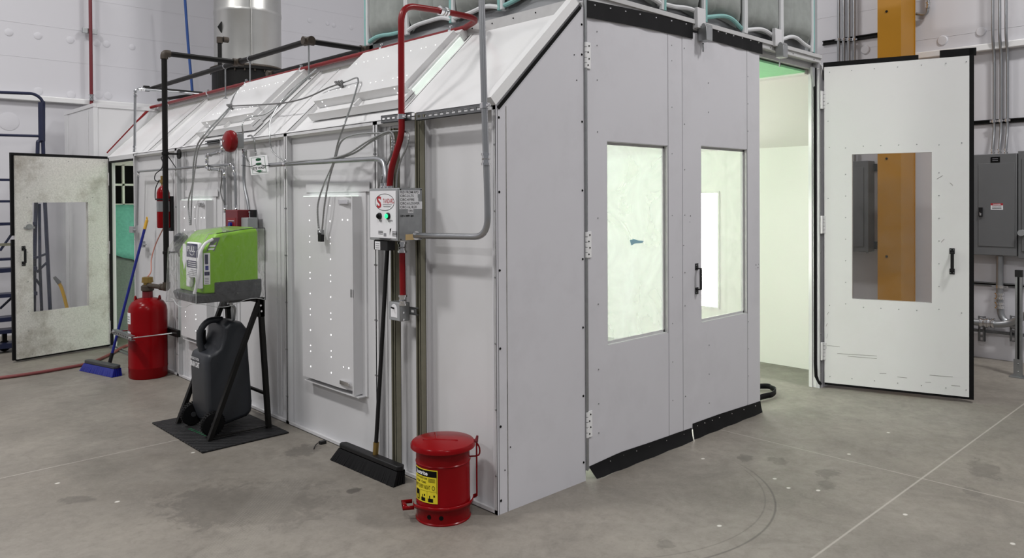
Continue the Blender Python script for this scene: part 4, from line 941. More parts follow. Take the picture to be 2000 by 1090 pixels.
# galvanised line at the left
p0 = S(263, 297, -.02); p1 = S(264, 173, -.02)
q1 = V((p1.x+1.15, p1.y, p1.z+.0)); q1 = F(395, 183, p1.y); q1.z = p1.z-.0
run('grey_conduit', 'thin galvanised conduit rising at the booth far left corner and turning over the roof', 'conduit', [p0, p1, q1], .0125, 'emt', .05, [(p0+V((0, 0, .03)), (0, 0, 1)), (p1-V((0, 0, .05)), (0, 0, 1)), (p1+V((.06, 0, 0)), (1, 0, 0))])
# blue rope, red sprinkler riser
tag(MB().tube(spline([F(360, -20, 7.2), F(367, 80, 7.2), F(375, 172, 7.2), F(376, 200, 7.2)]), .018, 8).build('blue_hose', 'bluer', None), 'blue air hose hanging straight down left of the round duct', 'hose')
a = F(177, 60, WB-.12); t = thing('red_pipe', 'thin red sprinkler riser against the back wall above the exhaust chamber', 'pipe', (a.x, WB-.12, 2.7))
z1p = F(176, -30, WB-.12).z; MB().cyl((a.x, WB-.12, 2.70), (a.x, WB-.12, z1p), .021, 10).build('tube', 'reddk', t)
b = MB().box(a.x-.085, a.x+.085, WB-.10, WB-.06, a.z-.03, a.z+.03); b.build('wall_bracket', 'galv', t)
b = MB(); coupling(b, (a.x, WB-.12, F(180, 191, WB-.12).z), (0, 0, 1), .023, .08, 0); b.build('coupling', 'chrome', t)
# ------------------------------------------------------------------ fire suppression cylinders
t = thing('suppression_cylinder', 'large red fire suppression cylinder standing on the floor left of the eyewash stand', 'gas cylinder', (tk.x, tk.y, 0))
rt_ = .166
MB().lathe([(rt_*.96, 0), (rt_, .012), (rt_, .09), (rt_*1.012, .095), (rt_*1.012, .10), (rt_, .105), (rt_, .60), (rt_*.96, .645), (rt_*.82, .685), (rt_*.55, .715), (rt_*.3, .725)], tk, 40).build('body', 'red', t)
MB().lathe([(.045, .715), (.045, .78), (.038, .785)], tk, 20).build('neck', 'reddk', t)
b = MB().lathe([(.04, .78), (.055, .79), (.055, .83), (.04, .84)], tk, 16); b.lathe([(.035, .84), (.035, .86), (.05, .862), (.046, .91), (.02, .915)], tk, 16, 1); b.build('valve', ['brown', 'brass'], t)
for a in (2.6, -.55):
    c = tk+V((rt_*.62*cos(a), rt_*.62*sin(a), .68)); d = V((-sin(a), cos(a), 0))
    MB().tube([c+d*.03*cos(k)+V((0, 0, .055*sin(k))) for k in [i*pi/10 for i in range(11)]], .009, 8).build('lifting_lug', 'red', t)
def curved(mb, c, r, a0, a1, z0, z1, m=0, n=10):
    vs = []; 
    for i in range(n+1):
        a = a0+(a1-a0)*i/n
        for z in (z0, z1): vs.append((c[0]+r*cos(a), c[1]+r*sin(a), c[2]+z))
    k = len(vs); mb.add(vs, [(2*i, 2*i+2, 2*i+3, 2*i+1) for i in range(n)], m)
# direction from cylinder towards the camera
ca = math.atan2(CAM.y-tk.y, CAM.x-tk.x)
for (z0, z1) in ((.50, .60), (.37, .43)):
    b = MB(); curved(b, tk, rt_+.0015, ca-1.45, ca-1.0, z0, z1, 0)
    for k in range(3): curved(b, tk, rt_+.002, ca-1.38, ca-1.08, z0+.015+k*.022, z0+.024+k*.022, 1)
    b.build('label', ['paper', 'inkgy'], t)
# strut clamp around the cylinder
z_ = .40
t = thing('cylinder_clamp', 'slotted steel channel and threaded rods clamping the large red cylinder to the booth', 'clamp', (0, tk.y, z_))
b = MB(); xo = tk.x-rt_-.028
yA, yB = tk.y-.22, tk.y+.30
b.box(xo-.022, xo-.018, yA, yB, z_-.02, z_+.02)
for k in range(10): b.cyl((xo-.0225, yA+.04+k*.05, z_), (xo-.0215, yA+.04+k*.05, z_), .008, 8, 1)
b.box(xo-.022, xo+.015, yA, yB, z_+.018, z_+.021); b.box(xo-.022, xo+.015, yA, yB, z_-.021, z_-.018); b.build('front_channel', ['galv', 'ink'], t)
MB().box(-.035, -.004, yA-.06, yB+.06, z_-.03, z_+.03).build('wall_channel', 'bsteel', t)
for y in (yA+.03, yB-.03):
    MB().cyl((xo-.035, y, z_), (-.03, y, z_), .006, 8).cyl((xo-.034, y, z_), (xo-.022, y, z_), .012, 6).build('threaded_rod', 'chrome', t)
c = S(320, 400, -.085); c.y = S(319, 400, -.085).y
t = thing('pilot_cylinder', 'small red cylinder with silver band and brass valve clamped to the side wall', 'gas cylinder', (c.x, c.y, 1.375))
rc = .056; z0 = S(316, 445, -.085).z; z1 = S(316, 362, -.085).z
MB().lathe([(rc*.9, z0), (rc, z0+.012), (rc, z1-.07), (rc*.8, z1-.035), (rc*.4, z1-.008), (rc*.3, z1)], (c.x, c.y, 0), 28).build('body', 'red', t)
b = MB().lathe([(.018, z1), (.018, z1+.02), (.028, z1+.022), (.028, z1+.05), (.018, z1+.055), (.022, z1+.06), (.022, z1+.085)], (c.x, c.y, 0), 14)
b.build('valve', 'brass', t)
b = MB(); curved(b, (c.x, c.y, 0), rc+.001, ca-1.5, ca+1.2, z0+.15, z0+.245, 0, 18); b.build('label_band', 'galv', t)
b = MB().box(-.032, -.002, c.y-.03, c.y+.05, z0-.03, z1-.10); b.lathe([(rc+.006, z0+.255), (rc+.006, z0+.27)], (c.x, c.y, 0), 24); b.build('wall_bracket', 'bpl', t)
cable('thin pink copper tube from the small cylinder down to the large red cylinder valve', [(c.x, c.y, z0), S(305, 475, -.09), S(296, 505, -.12), S(295, 530, -.15), (tk.x, tk.y, .91)], .0055, 'copper', 'copper_tube', ridge=False, cat='tube')
cable('thin black tube looping from the small cylinder valve past the black pipe', [(c.x, c.y+.03, z1+.03), S(303, 352, -.12), S(304, 340, -.10), S(315, 330, -.08), S(318, 318, -.05), S(315, 308, -.04), S(321, 305, -.04)], .0045, 'bpl', 'black_tube', ridge=False, cat='tube')
cable('thin black tube along the left side of the small cylinder', [(c.x-.02, c.y+.04, z1+.05), S(304, 368, -.13), S(303, 385, -.13), (c.x-.05, c.y+.05, z0+.26)], .0045, 'bpl', 'black_tube', ridge=False, cat='tube')
cable('pair of dark cords from the black pipe hanger to the wall conduit', [S(324, 300, -.10), S(333, 312, -.05), S(343, 327, -.04)], .004, 'bpl', 'dark_cable', ridge=False)
# latch plates on the booth edge near the opening
for px, py, lab in ((257, 449, 'grey latch plate on the booth edge at the open left doorway, the upper of two'), (276, 477, 'small grey latch with bolt on the booth side below the upper latch plate')):
    q = S(px, py, -.02); b = MB().box(-.03, 0, q.y-.06, q.y+.05, q.z-.03, q.z+.035); b.cyl((-.02, q.y-.05, q.z), (-.02, q.y-.13, q.z), .008, 8); tag(b.build('door_latch', 'lgrey', None, bevel=.004), lab, 'latch')
# ------------------------------------------------------------------ mat, stand, eyewash unit, cart
o = MB().box(-.70, -.10, 2.02, 2.93, .0, .011).build('rubber_mat', 'mat', None, bevel=.004); tag(o, 'black ribbed rubber mat under the eyewash stand', 'mat')
mk = MB()
for k, px in enumerate(range(372, 404, 5)):
    p = G(px, 838+(px-372)*.42, .0115); mk.box(p.x-.012, p.x+.012, p.y-.004, p.y+.01, .011, .0116)
mo = mk.build('green_marking', 'inkg', o)
st_ = thing('eyewash_stand', 'black steel A-frame stand holding the green eyewash station', 'stand', (-.35, 2.47, .011))
NY, FYY, XF, XB, ZT = 2.215, 2.77, -.575, -.155, .93
zb = .011
for y in (NY, FYY):
    MB().bar((XB, y, zb), (XB-.055, y, ZT), .03, .04, 0, (0, 1, 0)).build('rear_leg', 'bsteel', st_, bevel=.002)
    MB().bar((XF, y, zb), (XB-.065, y, ZT-.03), .03, .035, 0, (0, 1, 0)).build('front_leg', 'bsteel', st_, bevel=.002)
    MB().bar((XF, y, zb+.015), (XB, y, zb+.015), .006, .03, 0, (0, 1, 0)).build('foot_bar', 'bsteel', st_)
    MB().box(XB-.075, XB-.03, y-.02, y+.02, ZT-.13, ZT+.005).cyl((XB-.06, y-.022, ZT-.05), (XB-.06, y-.019, ZT-.05), .007, 8, 1).cyl((XB-.055, y-.022, ZT-.09), (XB-.055, y-.019, ZT-.09), .007, 8, 1).build('top_bracket', ['bsteel', 'chrome'], st_)
MB().bar((XB-.012, NY, .25), (XB-.012, FYY, .25), .018, .018).build('cross_bar', 'bsteel', st_)
MB().bar((XB-.06, NY, ZT-.015), (XB-.06, FYY, ZT-.015), .03, .03).bar((XB-.25, NY+.02, ZT-.008), (XB-.25, FYY-.02, ZT-.008), .03, .015).bar((XB-.06, NY+.02, ZT-.008), (XB-.25, NY+.02, ZT-.008), .03, .015).bar((XB-.06, FYY-.02, ZT-.008), (XB-.25, FYY-.02, ZT-.008), .03, .015).build('top_frame', 'bsteel', st_)
UY0, UY1 = 2.20, 2.66
ew = thing('eyewash_station', 'lime green portable eyewash station with dark grey tray and PULL label on the black stand', 'eyewash station', (-.42, 2.43, ZT))
def loft(mb, secs, m=0, cap=True):
    n = len(secs[0]); k = len(mb.v); mb.v += [V(p) for s_ in secs for p in s_]
    for i in range(len(secs)-1):
        for j in range(n):
            q = (j+1) % n; mb.f.append([k+i*n+j, k+i*n+q, k+(i+1)*n+q, k+(i+1)*n+j]); mb.m.append(m)
    if cap:
        mb.f.append([k+j for j in range(n)][::-1]); mb.m.append(m); mb.f.append([k+(len(secs)-1)*n+j for j in range(n)]); mb.m.append(m)
b = MB()
def ring(x0, x1, y0, y1, z, fy0, fy1): return [(x1, y0, z), (x0+.05, y0, z), (x0, fy0, z), (x0, fy1, z), (x0+.05, y1, z), (x1, y1, z)]
loft(b, [ring(-.655, -.215, 2.205, 2.655, ZT+.002, 2.225, 2.56), ring(-.668, -.205, 2.195, 2.665, ZT+.05, 2.21, 2.58), ring(-.668, -.205, 2.195, 2.665, ZT+.062, 2.21, 2.58)])
b.box(-.535, -.205, 2.195, 2.665, ZT+.056, ZT+.135)
b.build('tray', 'dgrey', ew, bevel=.007)
def xoff(z): return 0. if z < 1.27 else (.10*((z-1.27)/.125)**1.3)
def sring(z, e=0.):
    o_ = xoff(z); y0, y1 = UY0+.004+e, UY1-.004-e; P_ = [(-.228-e*.6, y0), (-.562+o_, y0), (-.602+o_, y0+.014), (-.610+o_, y0+.05), (-.610+o_, y1-.05), (-.585+o_, y1-.008), (-.228-e*.6, y1)]
    return [(x, y, z+(x+.5)*.10*max(0, (z-1.3)/.1)) for x, y in P_]
b = MB(); loft(b, [sring(z) for z in (ZT+.064, 1.1, 1.2, 1.27, 1.30, 1.33, 1.355, 1.375)]+[sring(1.392, .012), sring(1.40, .035)])
b.build('shell', 'green', ew, bevel=.008, seg=3, ang=50)
XA = -.612
ya, yb_ = S(397, 520, XA).y, S(371, 520, XA).y
b = MB(); w3 = (yb_-ya)
b.prism([(ya, 1.30), (ya+.02, 1.335), (yb_-.02, 1.335), (yb_, 1.30), (yb_, 1.03), (yb_-w3*.25, 1.03), (yb_-w3*.32, 1.10), (ya+w3*.32, 1.10), (ya+w3*.25, 1.03), (ya, 1.03)], XA-.028, XA, 'yz')
b.build('activation_arm', 'paper', ew, bevel=.008, seg=3)
MB().tube(spline([(-.55, ya-.005, 1.355), (-.61, ya-.02, 1.325), (-.645, ya-.022, 1.25), (-.648, ya-.015, 1.15), (-.655, ya+.01, 1.05), (-.66, ya+.03, 1.0)]), .0105, 8).build('folded_strap', 'paper', ew)
xl = XA-.0285
b = MB().box(xl-.001, xl, ya+.02, yb_-.02, 1.235, 1.325, 0)
write(b, 'PULL', (lambda u, v: V((xl-.0018, yb_-.035-u, 1.272+v))), .052, 1, .02, sx=1.15)
b.tube([V((xl-.0012, (ya+yb_)/2+.035*cos(a), 1.265+.016*sin(a))) for a in [pi+i*pi/8 for i in range(9)]], .002, 6, 1)
b.build('pull_label', ['inkn', 'paper'], ew)
b = MB().box(xl-.001, xl, ya+.03, yb_-.02, 1.165, 1.212, 0).box(xl-.001, xl, ya+.02, yb_-.015, 1.105, 1.162, 1)
for k in range(4): b.box(xl-.0018, xl-.001, ya+.03, yb_-.03-k*.02, 1.112+k*.012, 1.117+k*.012, 2)
for k in range(3): b.box(xl-.0018, xl-.001, ya+.05, yb_-.05, 1.173+k*.013, 1.178+k*.013, 1)
b.build('instruction_label', ['inkn', 'paper', 'inkgy'], ew)
def ych(x, e): return UY0+.0025-e+.35*max(0, -.562-x)
def sq(b, x0, x1, z0, z1, m, e, sh=0.): b.quad(V((x0, ych(x0, e), z0)), V((x1, ych(x1, e), z0)), V((x1+sh, ych(x1, e), z1)), V((x0+sh, ych(x0, e), z1)), m=m)
b = MB(); sq(b, -.601, -.563, 1.055, 1.265, 0, 0); sq(b, -.594, -.575, 1.19, 1.255, 1, .001); sq(b, -.592, -.573, 1.15, 1.18, 2, .001); sq(b, -.597, -.567, 1.115, 1.14, 1, .001)
for k in range(4): sq(b, -.595, -.572, 1.062+k*.011, 1.066+k*.011, 3, .001)
b.build('side_label', ['paper', 'inkn', 'blue', 'inkgy'], ew)
b = MB(); sq(b, -.585, -.535, 1.275, 1.365, 0, 0, .042); sq(b, -.575, -.538, 1.285, 1.295, 1, .001, .005); sq(b, -.568, -.53, 1.305, 1.317, 1, .001, .005)
b.build('corner_label', ['pgrey', 'paper'], ew)
b = MB(); q = [(-.642, yb_+.045, 1.32), (-.645, yb_+.045, 1.21), (-.645, yb_+.018, 1.15), (-.642, yb_-.012, 1.21), (-.642, yb_-.0, 1.32)]; b.add(q+[(x+.003, y, z) for x, y, z in q], [(0, 1, 2, 3, 4), (5, 6, 7, 8, 9), (0, 1, 6, 5), (1, 2, 7, 6), (2, 3, 8, 7), (3, 4, 9, 8), (4, 0, 5, 9)]); b.build('hang_tag', 'paper', ew)
gq = S(350, 468, -.60); b = MB().lathe([(.01, -.075), (.04, -.06), (.05, 0), (.045, .05), (.02, .07)], (-.585, UY1-.01, 1.315), 16); b.build('handle_grip', 'dgrey', ew)
# clear vinyl dust cover draped over the unit
b = MB(); nz, na = 18, 60
def outline(t_):   # rounded rectangle around the unit, t in 0..1 -> (x,y)
    X0_, X1_, Y0_, Y1_ = -.655, -.190, UY0-.022, UY1+.045
    pts = [(X1_, Y0_), (X0_, Y0_), (X0_-.02, (Y0_+Y1_)/2), (X0_, Y1_), (X1_, Y1_)]
    per = [(pts[i], pts[(i+1) % 5]) for i in range(5)]; L_ = [math.dist(a, c) for a, c in per]; s_ = t_*sum(L_)
    for (a, c), l in zip(per, L_):
        if s_ <= l: f = s_/l; return a[0]*(1-f)+c[0]*f, a[1]*(1-f)+c[1]*f
        s_ -= l
    return pts[0]
secs = []
for i in range(nz+1):
    f = i/nz; z = ZT-.012+(1.432-ZT)*f; sec = []
    for k in range(na):
        x, y = outline(k/na); cx_, cy_ = -.42, (UY0+UY1)/2
        sl = max(0, (z-1.28)/.15); fr_ = 1 if x < -.5 else 0
        g = 1+.015*(1-f)*(1.3 if fr_ else .35)+.010*sin(k*.9+f*3)*(1-f*.4)
        xx = cx_+(x-cx_)*g+(.10*sl if fr_ else 0); yy_ = cy_+(y-cy_)*(1+.0*(1-f))+.004*sin(k*1.7+f*5)
        if fr_: xx -= .012*(1-f)
        zz = z+(.02*sin(k*.55) if i == 0 else 0)-(.035*(max(0, -.3-xx)/.3) if i == nz else 0)
        sec.append((xx, yy_, zz))
    secs.append(sec)
k0 = len(secs[0]); vs = [p for s_ in secs for p in s_]; fs = [(i*na+j, i*na+(j+1) % na, (i+1)*na+(j+1) % na, (i+1)*na+j) for i in range(nz) for j in range(na)]
cx_ = sum(p[0] for p in secs[-1])/na; cy_ = sum(p[1] for p in secs[-1])/na; vs.append((cx_, cy_, 1.43)); fs += [(nz*na+j, nz*na+(j+1) % na, len(vs)-1) for j in range(na)]
b.add(vs, fs); cv = thing('dust_cover', 'crinkled clear plastic cover draped over the green eyewash station', 'plastic cover', (-.42, 2.5, ZT))
b.build('vinyl_sheet', 'clear', cv, ang=80)
b = MB(); b.tube([V(p)+V((0, 0, 0)) for p in secs[0]], .0022, 6, 0, closed=True); b.build('hem', 'hosep', cv)
b = MB(); b.tube([V(s_[0]) for s_ in secs], .0028, 6); b.tube([V(s_[0]) for s_ in [secs[-1]]]+[V(secs[-1][k_]) for k_ in range(1, 14)], .0028, 6); b.build('seam', 'dgrey', cv)
b = MB(); kf = min(range(na), key=lambda k_: (abs(outline(k_/na)[0]+.655)+abs(outline(k_/na)[1]-UY0+.022))); b.tube([V(s_[kf]) for s_ in secs], .0022, 6); b.build('seam', 'hosep', cv)
# drain cart
ct = thing('drain_cart', 'charcoal plastic drain cart jug with loop handle and small wheels under the stand', 'drain cart', (-.45, 2.47, .011))
CY0, CY1 = 2.33, 2.63
pr_ = [(-.50, .07), (-.535, .17), (-.545, .51), (-.53, .555), (-.485, .57), (-.445, .60), (-.415, .68), (-.41, .745), (-.37, .775), (-.28, .755), (-.245, .71), (-.235, .54), (-.21, .18), (-.215, .11), (-.25, .08), (-.42, .05)]
def cart_prof(s_): cx_, cz_ = -.38, .42; return [(cx_+(x-cx_)*s_, cz_+(z-cz_)*(1-(1-s_)*.6)) for x, z in pr_]
b = MB(); loft(b, [[(x, y, z) for x, z in cart_prof(s_)] for y, s_ in ((CY0, .90), (CY0+.022, .975), (CY0+.06, 1.), (CY1-.06, 1.), (CY1-.022, .975), (CY1, .90))])
o = b.build('tank', 'cart', ct, bevel=.012, seg=3, ang=50)
MB().tube(spline([(-.50, 2.50, .55), (-.52, 2.50, .63), (-.51, 2.50, .71), (-.455, 2.50, .765), (-.36, 2.50, .765)], 6), .022, 12).build('handle', 'cart', ct)
MB().lathe([(.032, 0), (.032, .11), (.02, .115)], (-.47, 2.60, .58), 16).build('cap', 'bpl', ct)
b = MB(); write(b, 'DRAIN CART', (lambda u, v: V((-.5475, 2.60-u, .455+v))), .052, 0, .025, sx=.52); write(b, 'EMERGENCY STATION', (lambda u, v: V((-.5475, 2.60-u, .503+v))), .025, 0, .01, sx=.60)
b.build('lettering', 'paper', ct)
for y in (CY0-.0, CY1+.0):
    yy_ = y-.045 if y < 2.5 else y+.005; WX = -.515
    b = MB().lathe([(.04, yy_), (.074, yy_+.002), (.080, yy_+.012), (.080, yy_+.03), (.074, yy_+.04), (.04, yy_+.04)], (WX, 0, .092), 28, 0, 'y')
    for k in range(28):
        a = k*2*pi/28; b.box(-.003, .003, yy_+.004, yy_+.036, .079, .084, 0, MX.Translation(V((WX, 0, .095))) @ MX.Rotation(a, 4, 'Y'))
    w_ = b.build('wheel', 'black', ct); MB().lathe([(.018, yy_-.004), (.018, yy_+.0)], (WX, 0, .092), 12, 0, 'y').build('hub', 'dgrey', w_)
cable('clear drain hose from the grey tray into the drain cart', [(-.40, 2.30, ZT+.01), (-.37, 2.32, .89), (-.32, 2.38, .85), (-.30, 2.44, .765)], .010, 'hosep', 'drain_hose', ridge=False, cat='hose')
# ------------------------------------------------------------------ red oily waste can
cc = V((-.197, .197, 0)); rb = .137
wc = thing('waste_can', 'red round oily waste can with foot pedal and yellow label by the booth corner', 'waste can', tuple(cc))
b = MB().lathe([(rb+.003, 0), (rb+.004, .006), (rb, .010), (rb, .082), (rb+.002, .085), (rb+.002, .089), (rb, .092), (rb, .286), (rb+.0035, .290), (rb, .294), (rb, .385)], cc, 48)
ca2 = math.atan2(CAM.y-cc.y, CAM.x-cc.x)
b.build('body', 'red', wc)
for da in (-.54, -.08):
    a = ca2+da; d = V((cos(a), sin(a), 0)); p = cc+d*(rb+.0005)+V((0, 0, .042)); MB().cyl(p-d*.002, p+d*.0012, .011, 18).build('vent_hole', 'ink', wc)
lid = MB().lathe([(.160, .358), (.165, .360), (.165, .374), (.158, .384), (.10, .397), (.02, .401), (.0005, .401)], cc, 48)
T_ = MX.Translation(cc) @ MX.Rotation(ca2+1.2, 4, 'Z')
o = lid.build('lid', 'red', wc)
b = MB(); b.bar(T_ @ V((-.09, -.05, .397)), T_ @ V((.09, -.02, .397)), .012, .012); b.bar(T_ @ V((-.02, -.04, .398)), T_ @ V((-.07, .07, .396)), .012, .012); b.build('lid_rib', 'red', o, bevel=.005)
# label
la0, la1 = ca2-1.32, ca2-.20
def clab(u, v, e=.0015):   # u 0..1 left to right, v height
    a = la0+(la1-la0)*u; return V((cc.x+(rb+e)*cos(a), cc.y+(rb+e)*sin(a), v))
def crect(b, u0, u1, v0, v1, m, e): 
    n = max(1, int((u1-u0)*16)); vs = []
    for i in range(n+1):
        for v in (v0, v1): vs.append(clab(u0+(u1-u0)*i/n, v, e))
    b.add(vs, [(2*i, 2*i+2, 2*i+3, 2*i+1) for i in range(n)], m)
LB0, LB1 = .112, .278; LH = LB1-LB0
b = MB(); crect(b, 0, 1, LB0, LB1, 0, .0022); crect(b, 0, .965, LB1-.036, LB1-.005, 1, .0029)
def cw(s_, u0, v0, size, m, wmax, bold=.02, e=.0034):
    v, f = txt(s_, 1., bold); mxx = max(x for x, y in v); b.add([clab(u0+wmax*x/mxx, LB0+v0+y*size, e) for x, y in v], f, m)
cw('Justrite', .10, LH-.029, .027, 2, .56, .03)
cw('OILY WASTE CAN', .12, LH-.050, .012, 1, .52, .015); cw('6 Gal', .10, LH-.069, .016, 1, .22, .02); cw('Cont.', .40, LH-.069, .016, 1, .2, .02); cw('EMPTY EVERY NIGHT', .03, LH-.098, .028, 1, .72, .0)
for k in range(4): crect(b, .68, .92, LB1-.046-k*.005, LB1-.044-k*.005, 1, .0029)
b.tube([clab(.86+.045*cos(a), LB1-.089+.010*sin(a), .003) for a in [i*2*pi/16 for i in range(16)]], .0011, 5, 1, closed=True)
crect(b, .965, .975, LB0+.05, LB1-.005, 1, .0029)
crect(b, .07, .28, LB0+.006, LB0+.056, 1, .0029); crect(b, .38, .56, LB0+.006, LB0+.024, 1, .0029); crect(b, .67, .85, LB0+.006, LB0+.024, 1, .0029)
crect(b, .42, .45, LB0+.024, LB0+.038, 1, .0029); crect(b, .71, .74, LB0+.024, LB0+.038, 1, .0029); crect(b, .14, .22, LB0+.010, LB0+.03, 0, .0032)
crect(b, .34, .345, LB0+.004, LB0+.06, 1, .0029); crect(b, .63, .635, LB0+.004, LB0+.06, 1, .0029); crect(b, .34, .97, LB0+.058, LB0+.0588, 1, .0029)
for u_ in (.50, .86): crect(b, u_, u_+.05, LB0+.032, LB0+.042, 1, .0029)
b.build('label', ['label', 'ink', 'paper'], wc)
# pedal hoop, rod and hinge at the back
def around(a, r_, z): return V((cc.x+r_*cos(a), cc.y+r_*sin(a), z))
vs = []; n = 26; aR = ca2+1.62; aL = ca2-1.55
pth = [around(aR+(aL-aR)*i/n, rb+.017, .088-.018*math.exp(-((i/n-.98)/.15)**2)) for i in range(n+1)]
pth = [around(aR+.05, rb+.035, .09)]+pth
b = MB(); 
for i, p in enumerate(pth):
    vs += [p+V((0, 0, -.010)), p+V((0, 0, .010))]
b.add(vs, [(2*i, 2*i+2, 2*i+3, 2*i+1) for i in range(len(pth)-1)])
o = b.build('pedal_hoop', 'red', wc); q = o.modifiers.new('s', 'SOLIDIFY'); q.thickness = .003
pa = ca2-1.42; d = V((cos(pa), sin(pa), 0)); s_ = V((-d.y, d.x, 0)); pd = cc+d*(rb+.018)+V((0, 0, .088))
b = MB(); A_ = [pd+s_*.055, pd-s_*.03, pd+d*.055-s_*.045+V((0, 0, -.006)), pd+d*.055+s_*.04+V((0, 0, -.006))]; B_ = [p-V((0, 0, .020)) for p in A_]
b.add([A_[0], A_[3], A_[2], A_[1], B_[0], B_[3], B_[2], B_[1]], [(0, 1, 5, 4), (1, 2, 6, 5), (2, 3, 7, 6)]); b.add([A_[3]+d*.0, A_[2], A_[2]-d*.022, A_[3]-d*.022], [(0, 1, 2, 3)])
o = b.build('pedal', 'red', wc); q = o.modifiers.new('s', 'SOLIDIFY'); q.thickness = .003
hp = around(aR, rb+.035, 0)
MB().cyl((hp.x, hp.y, .09), (hp.x, hp.y, .37), .0042, 8).build('lift_rod', 'red', wc)
MB().tube(spline([(hp.x, hp.y, .365), around(aR, rb+.05, .335), around(aR, rb+.045, .30), around(aR, rb-.0, .295)], 6), .0042, 8).build('hinge_loop', 'red', wc)
MB().tube([around(aR, rb+.0, .37), around(aR, rb+.035, .375), around(aR, rb+.04, .40)], [.011, .012, .006], 8).build('hinge', 'reddk', wc)
# ------------------------------------------------------------------ brooms
def broom(name, label, top, bot, rh, mh, tipm, ha, hb, mblk, mbr, leanx, tip_len=.0, hw=.055, ntuft=70, hh=.035, bz=.075, soc='brass'):
    t = thing(name, label, 'broom', tuple(V(bot)))
    top = V(top); bot = V(bot); d = (top-bot).normalized()
    MB().cyl(bot+d*.09, top-d*tip_len, rh, 12).build('handle', mh, t)
    MB().cyl(bot+d*.01, bot+d*.10, rh*1.35, 12).build('ferrule', soc, t)
    if tip_len:
        b = MB().cyl(top-d*tip_len, top, rh*1.15, 12, 0); b.tube([top+V((0, .014*cos(a), .014+.016*sin(a))) for a in [i*2*pi/12 for i in range(12)]], .005, 6, 0, closed=True); b.build('grip', tipm, t)
    ha = V(ha); hb = V(hb); ax = (hb-ha).normalized(); sd = V((ax.y, -ax.x, 0)); L_ = (hb-ha).length
    if sd.x > 0: sd = -sd
    T = MX((ax, sd, V((0, 0, 1)))).transposed().to_4x4(); T.translation = V((ha.x, ha.y, 0))
    MB().prism([(0.02, -hw*.5), (L_-.02, -hw*.5), (L_, 0), (L_-.02, hw*.5), (.02, hw*.5), (0, 0)], bz, bz+hh, 'xy', 0, T).build('brush_head', mblk, t, bevel=.006)
    b = MB(); rng = random.Random(3)
    for i in range(ntuft):
        f = (i+.5)/ntuft
        for s_ in (-1, -.45, .1, .6, 1):
            x = L_*(.02+.96*f); x2 = x+(f-.5)*.05+rng.uniform(-.002, .002); y = hw*.42*s_; y2 = y+leanx+s_*.012+rng.uniform(-.002, .002); w_ = L_/ntuft*.46
            b.add([T @ V(p) for p in ((x-w_, y-.005, bz), (x+w_, y-.005, bz), (x+w_, y+.005, bz), (x-w_, y+.005, bz), (x2-w_*1.05, y2-.006, .002), (x2+w_*1.05, y2-.006, .002), (x2+w_*1.05, y2+.006, .002), (x2-w_*1.05, y2+.006, .002))],
                  [(0, 1, 5, 4), (1, 2, 6, 5), (2, 3, 7, 6), (3, 0, 4, 7), (4, 5, 6, 7)])
    o = b.build('bristles', mbr, t, smooth=False); return t
broom('push_broom', 'black push broom with black handle leaning on the wall left of the red can', S(757, 478, -.06), S(733, 896, -.085), .0125, 'bpl', 'bpl', (-.105, 1.33, 0), (-.090, .70, 0), 'bpl', 'black', .035, ntuft=80, hh=.03, bz=.07)
broom('push_broom', 'blue push broom with long blue handle and yellow grip at the open left doorway', S(287, 430, -.05), G(214, 710, .07), .013, 'blue', 'yel', G(170, 722), G(231, 735), 'dgrey', 'blue', .02, tip_len=.09, hw=.07, ntuft=60, hh=.03, bz=.07, soc='bpl')
t = thing('dropped_plug', 'tiny black plug with a curled lead lying on the floor near the broom', 'plug', tuple(G(628, 866)))
p = G(630, 867); MB().box(p.x-.022, p.x+.022, p.y-.014, p.y+.014, .0, .02).build('plug_body', 'bpl', t, bevel=.002)
MB().tube(spline([p+V((0, .012, .01)), G(620, 866, .012), G(615, 872, .006), G(613, 877, .003)]), .003, 6).build('lead', 'bpl', t)
# ------------------------------------------------------------------ hoses on the floor
tag(MB().tube(spline([G(-40, 741, .016), G(0, 738, .016), G(60, 730, .016), G(120, 720, .016), G(175, 709, .016), G(215, 692, .016), G(240, 678, .016), G(262, 672, .016), V((.6, 6.4, .016))]), .015, 10).build('red_hose', 'hose', None), 'dark red rubber air hose lying across the floor into the left doorway', 'hose')
b = MB(); pts = spline([V((2.6, .16, .03)), G(1490, 775, .03), G(1508, 771, .03), G(1516, 763, .03), G(1508, 758, .03), G(1490, 754, .03), V((2.9, .55, .03))], 8); vs = []
for p in pts: vs += [p+V((0, 0, -.022)), p+V((0, 0, .022))]
b.add(vs, [(2*i, 2*i+2, 2*i+3, 2*i+1) for i in range(len(pts)-1)]); o = b.build('rubber_strip', 'black', None); q = o.modifiers.new('s', 'SOLIDIFY'); q.thickness = .006
tag(o, 'loose loop of black rubber strip on the floor inside the front doorway', 'rubber strip')
# ------------------------------------------------------------------ yellow column and right wall
cx0, cy0 = 5.55, S(1714, 300, 5.55).y; cy1 = S(1760, 300, 5.55).y; cx1 = F(1788, 300, cy1).x
b = MB(); zc = 6.5
b.box(cx0, cx0+.016, cy1, cy0, 0, zc); b.box(cx1-.016, cx1, cy1, cy0, 0, zc); b.box(cx0+.016, cx1-.016, cy1+.006, cy0-.006, 0, zc)
for z in (1.0, 2.0, 3.0, 3.5): b.cyl((cx0-.006, cy0-.09, z), (cx0, cy0-.09, z), .012, 8, 1)
tag(b.build('steel_column', ['yelp', 'bsteel'], None), 'yellow painted steel building column standing against the right wall', 'column')
t = thing('electrical_panel', 'grey electrical panel on the right wall with black latch and red and white warning label', 'electrical panel', (WR-.15, -.66, 1.03))
ey0, ey1, ez0, ez1, ex = S(1986, 400, WR-.15).y, -.44, 1.035, 2.02, WR-.15
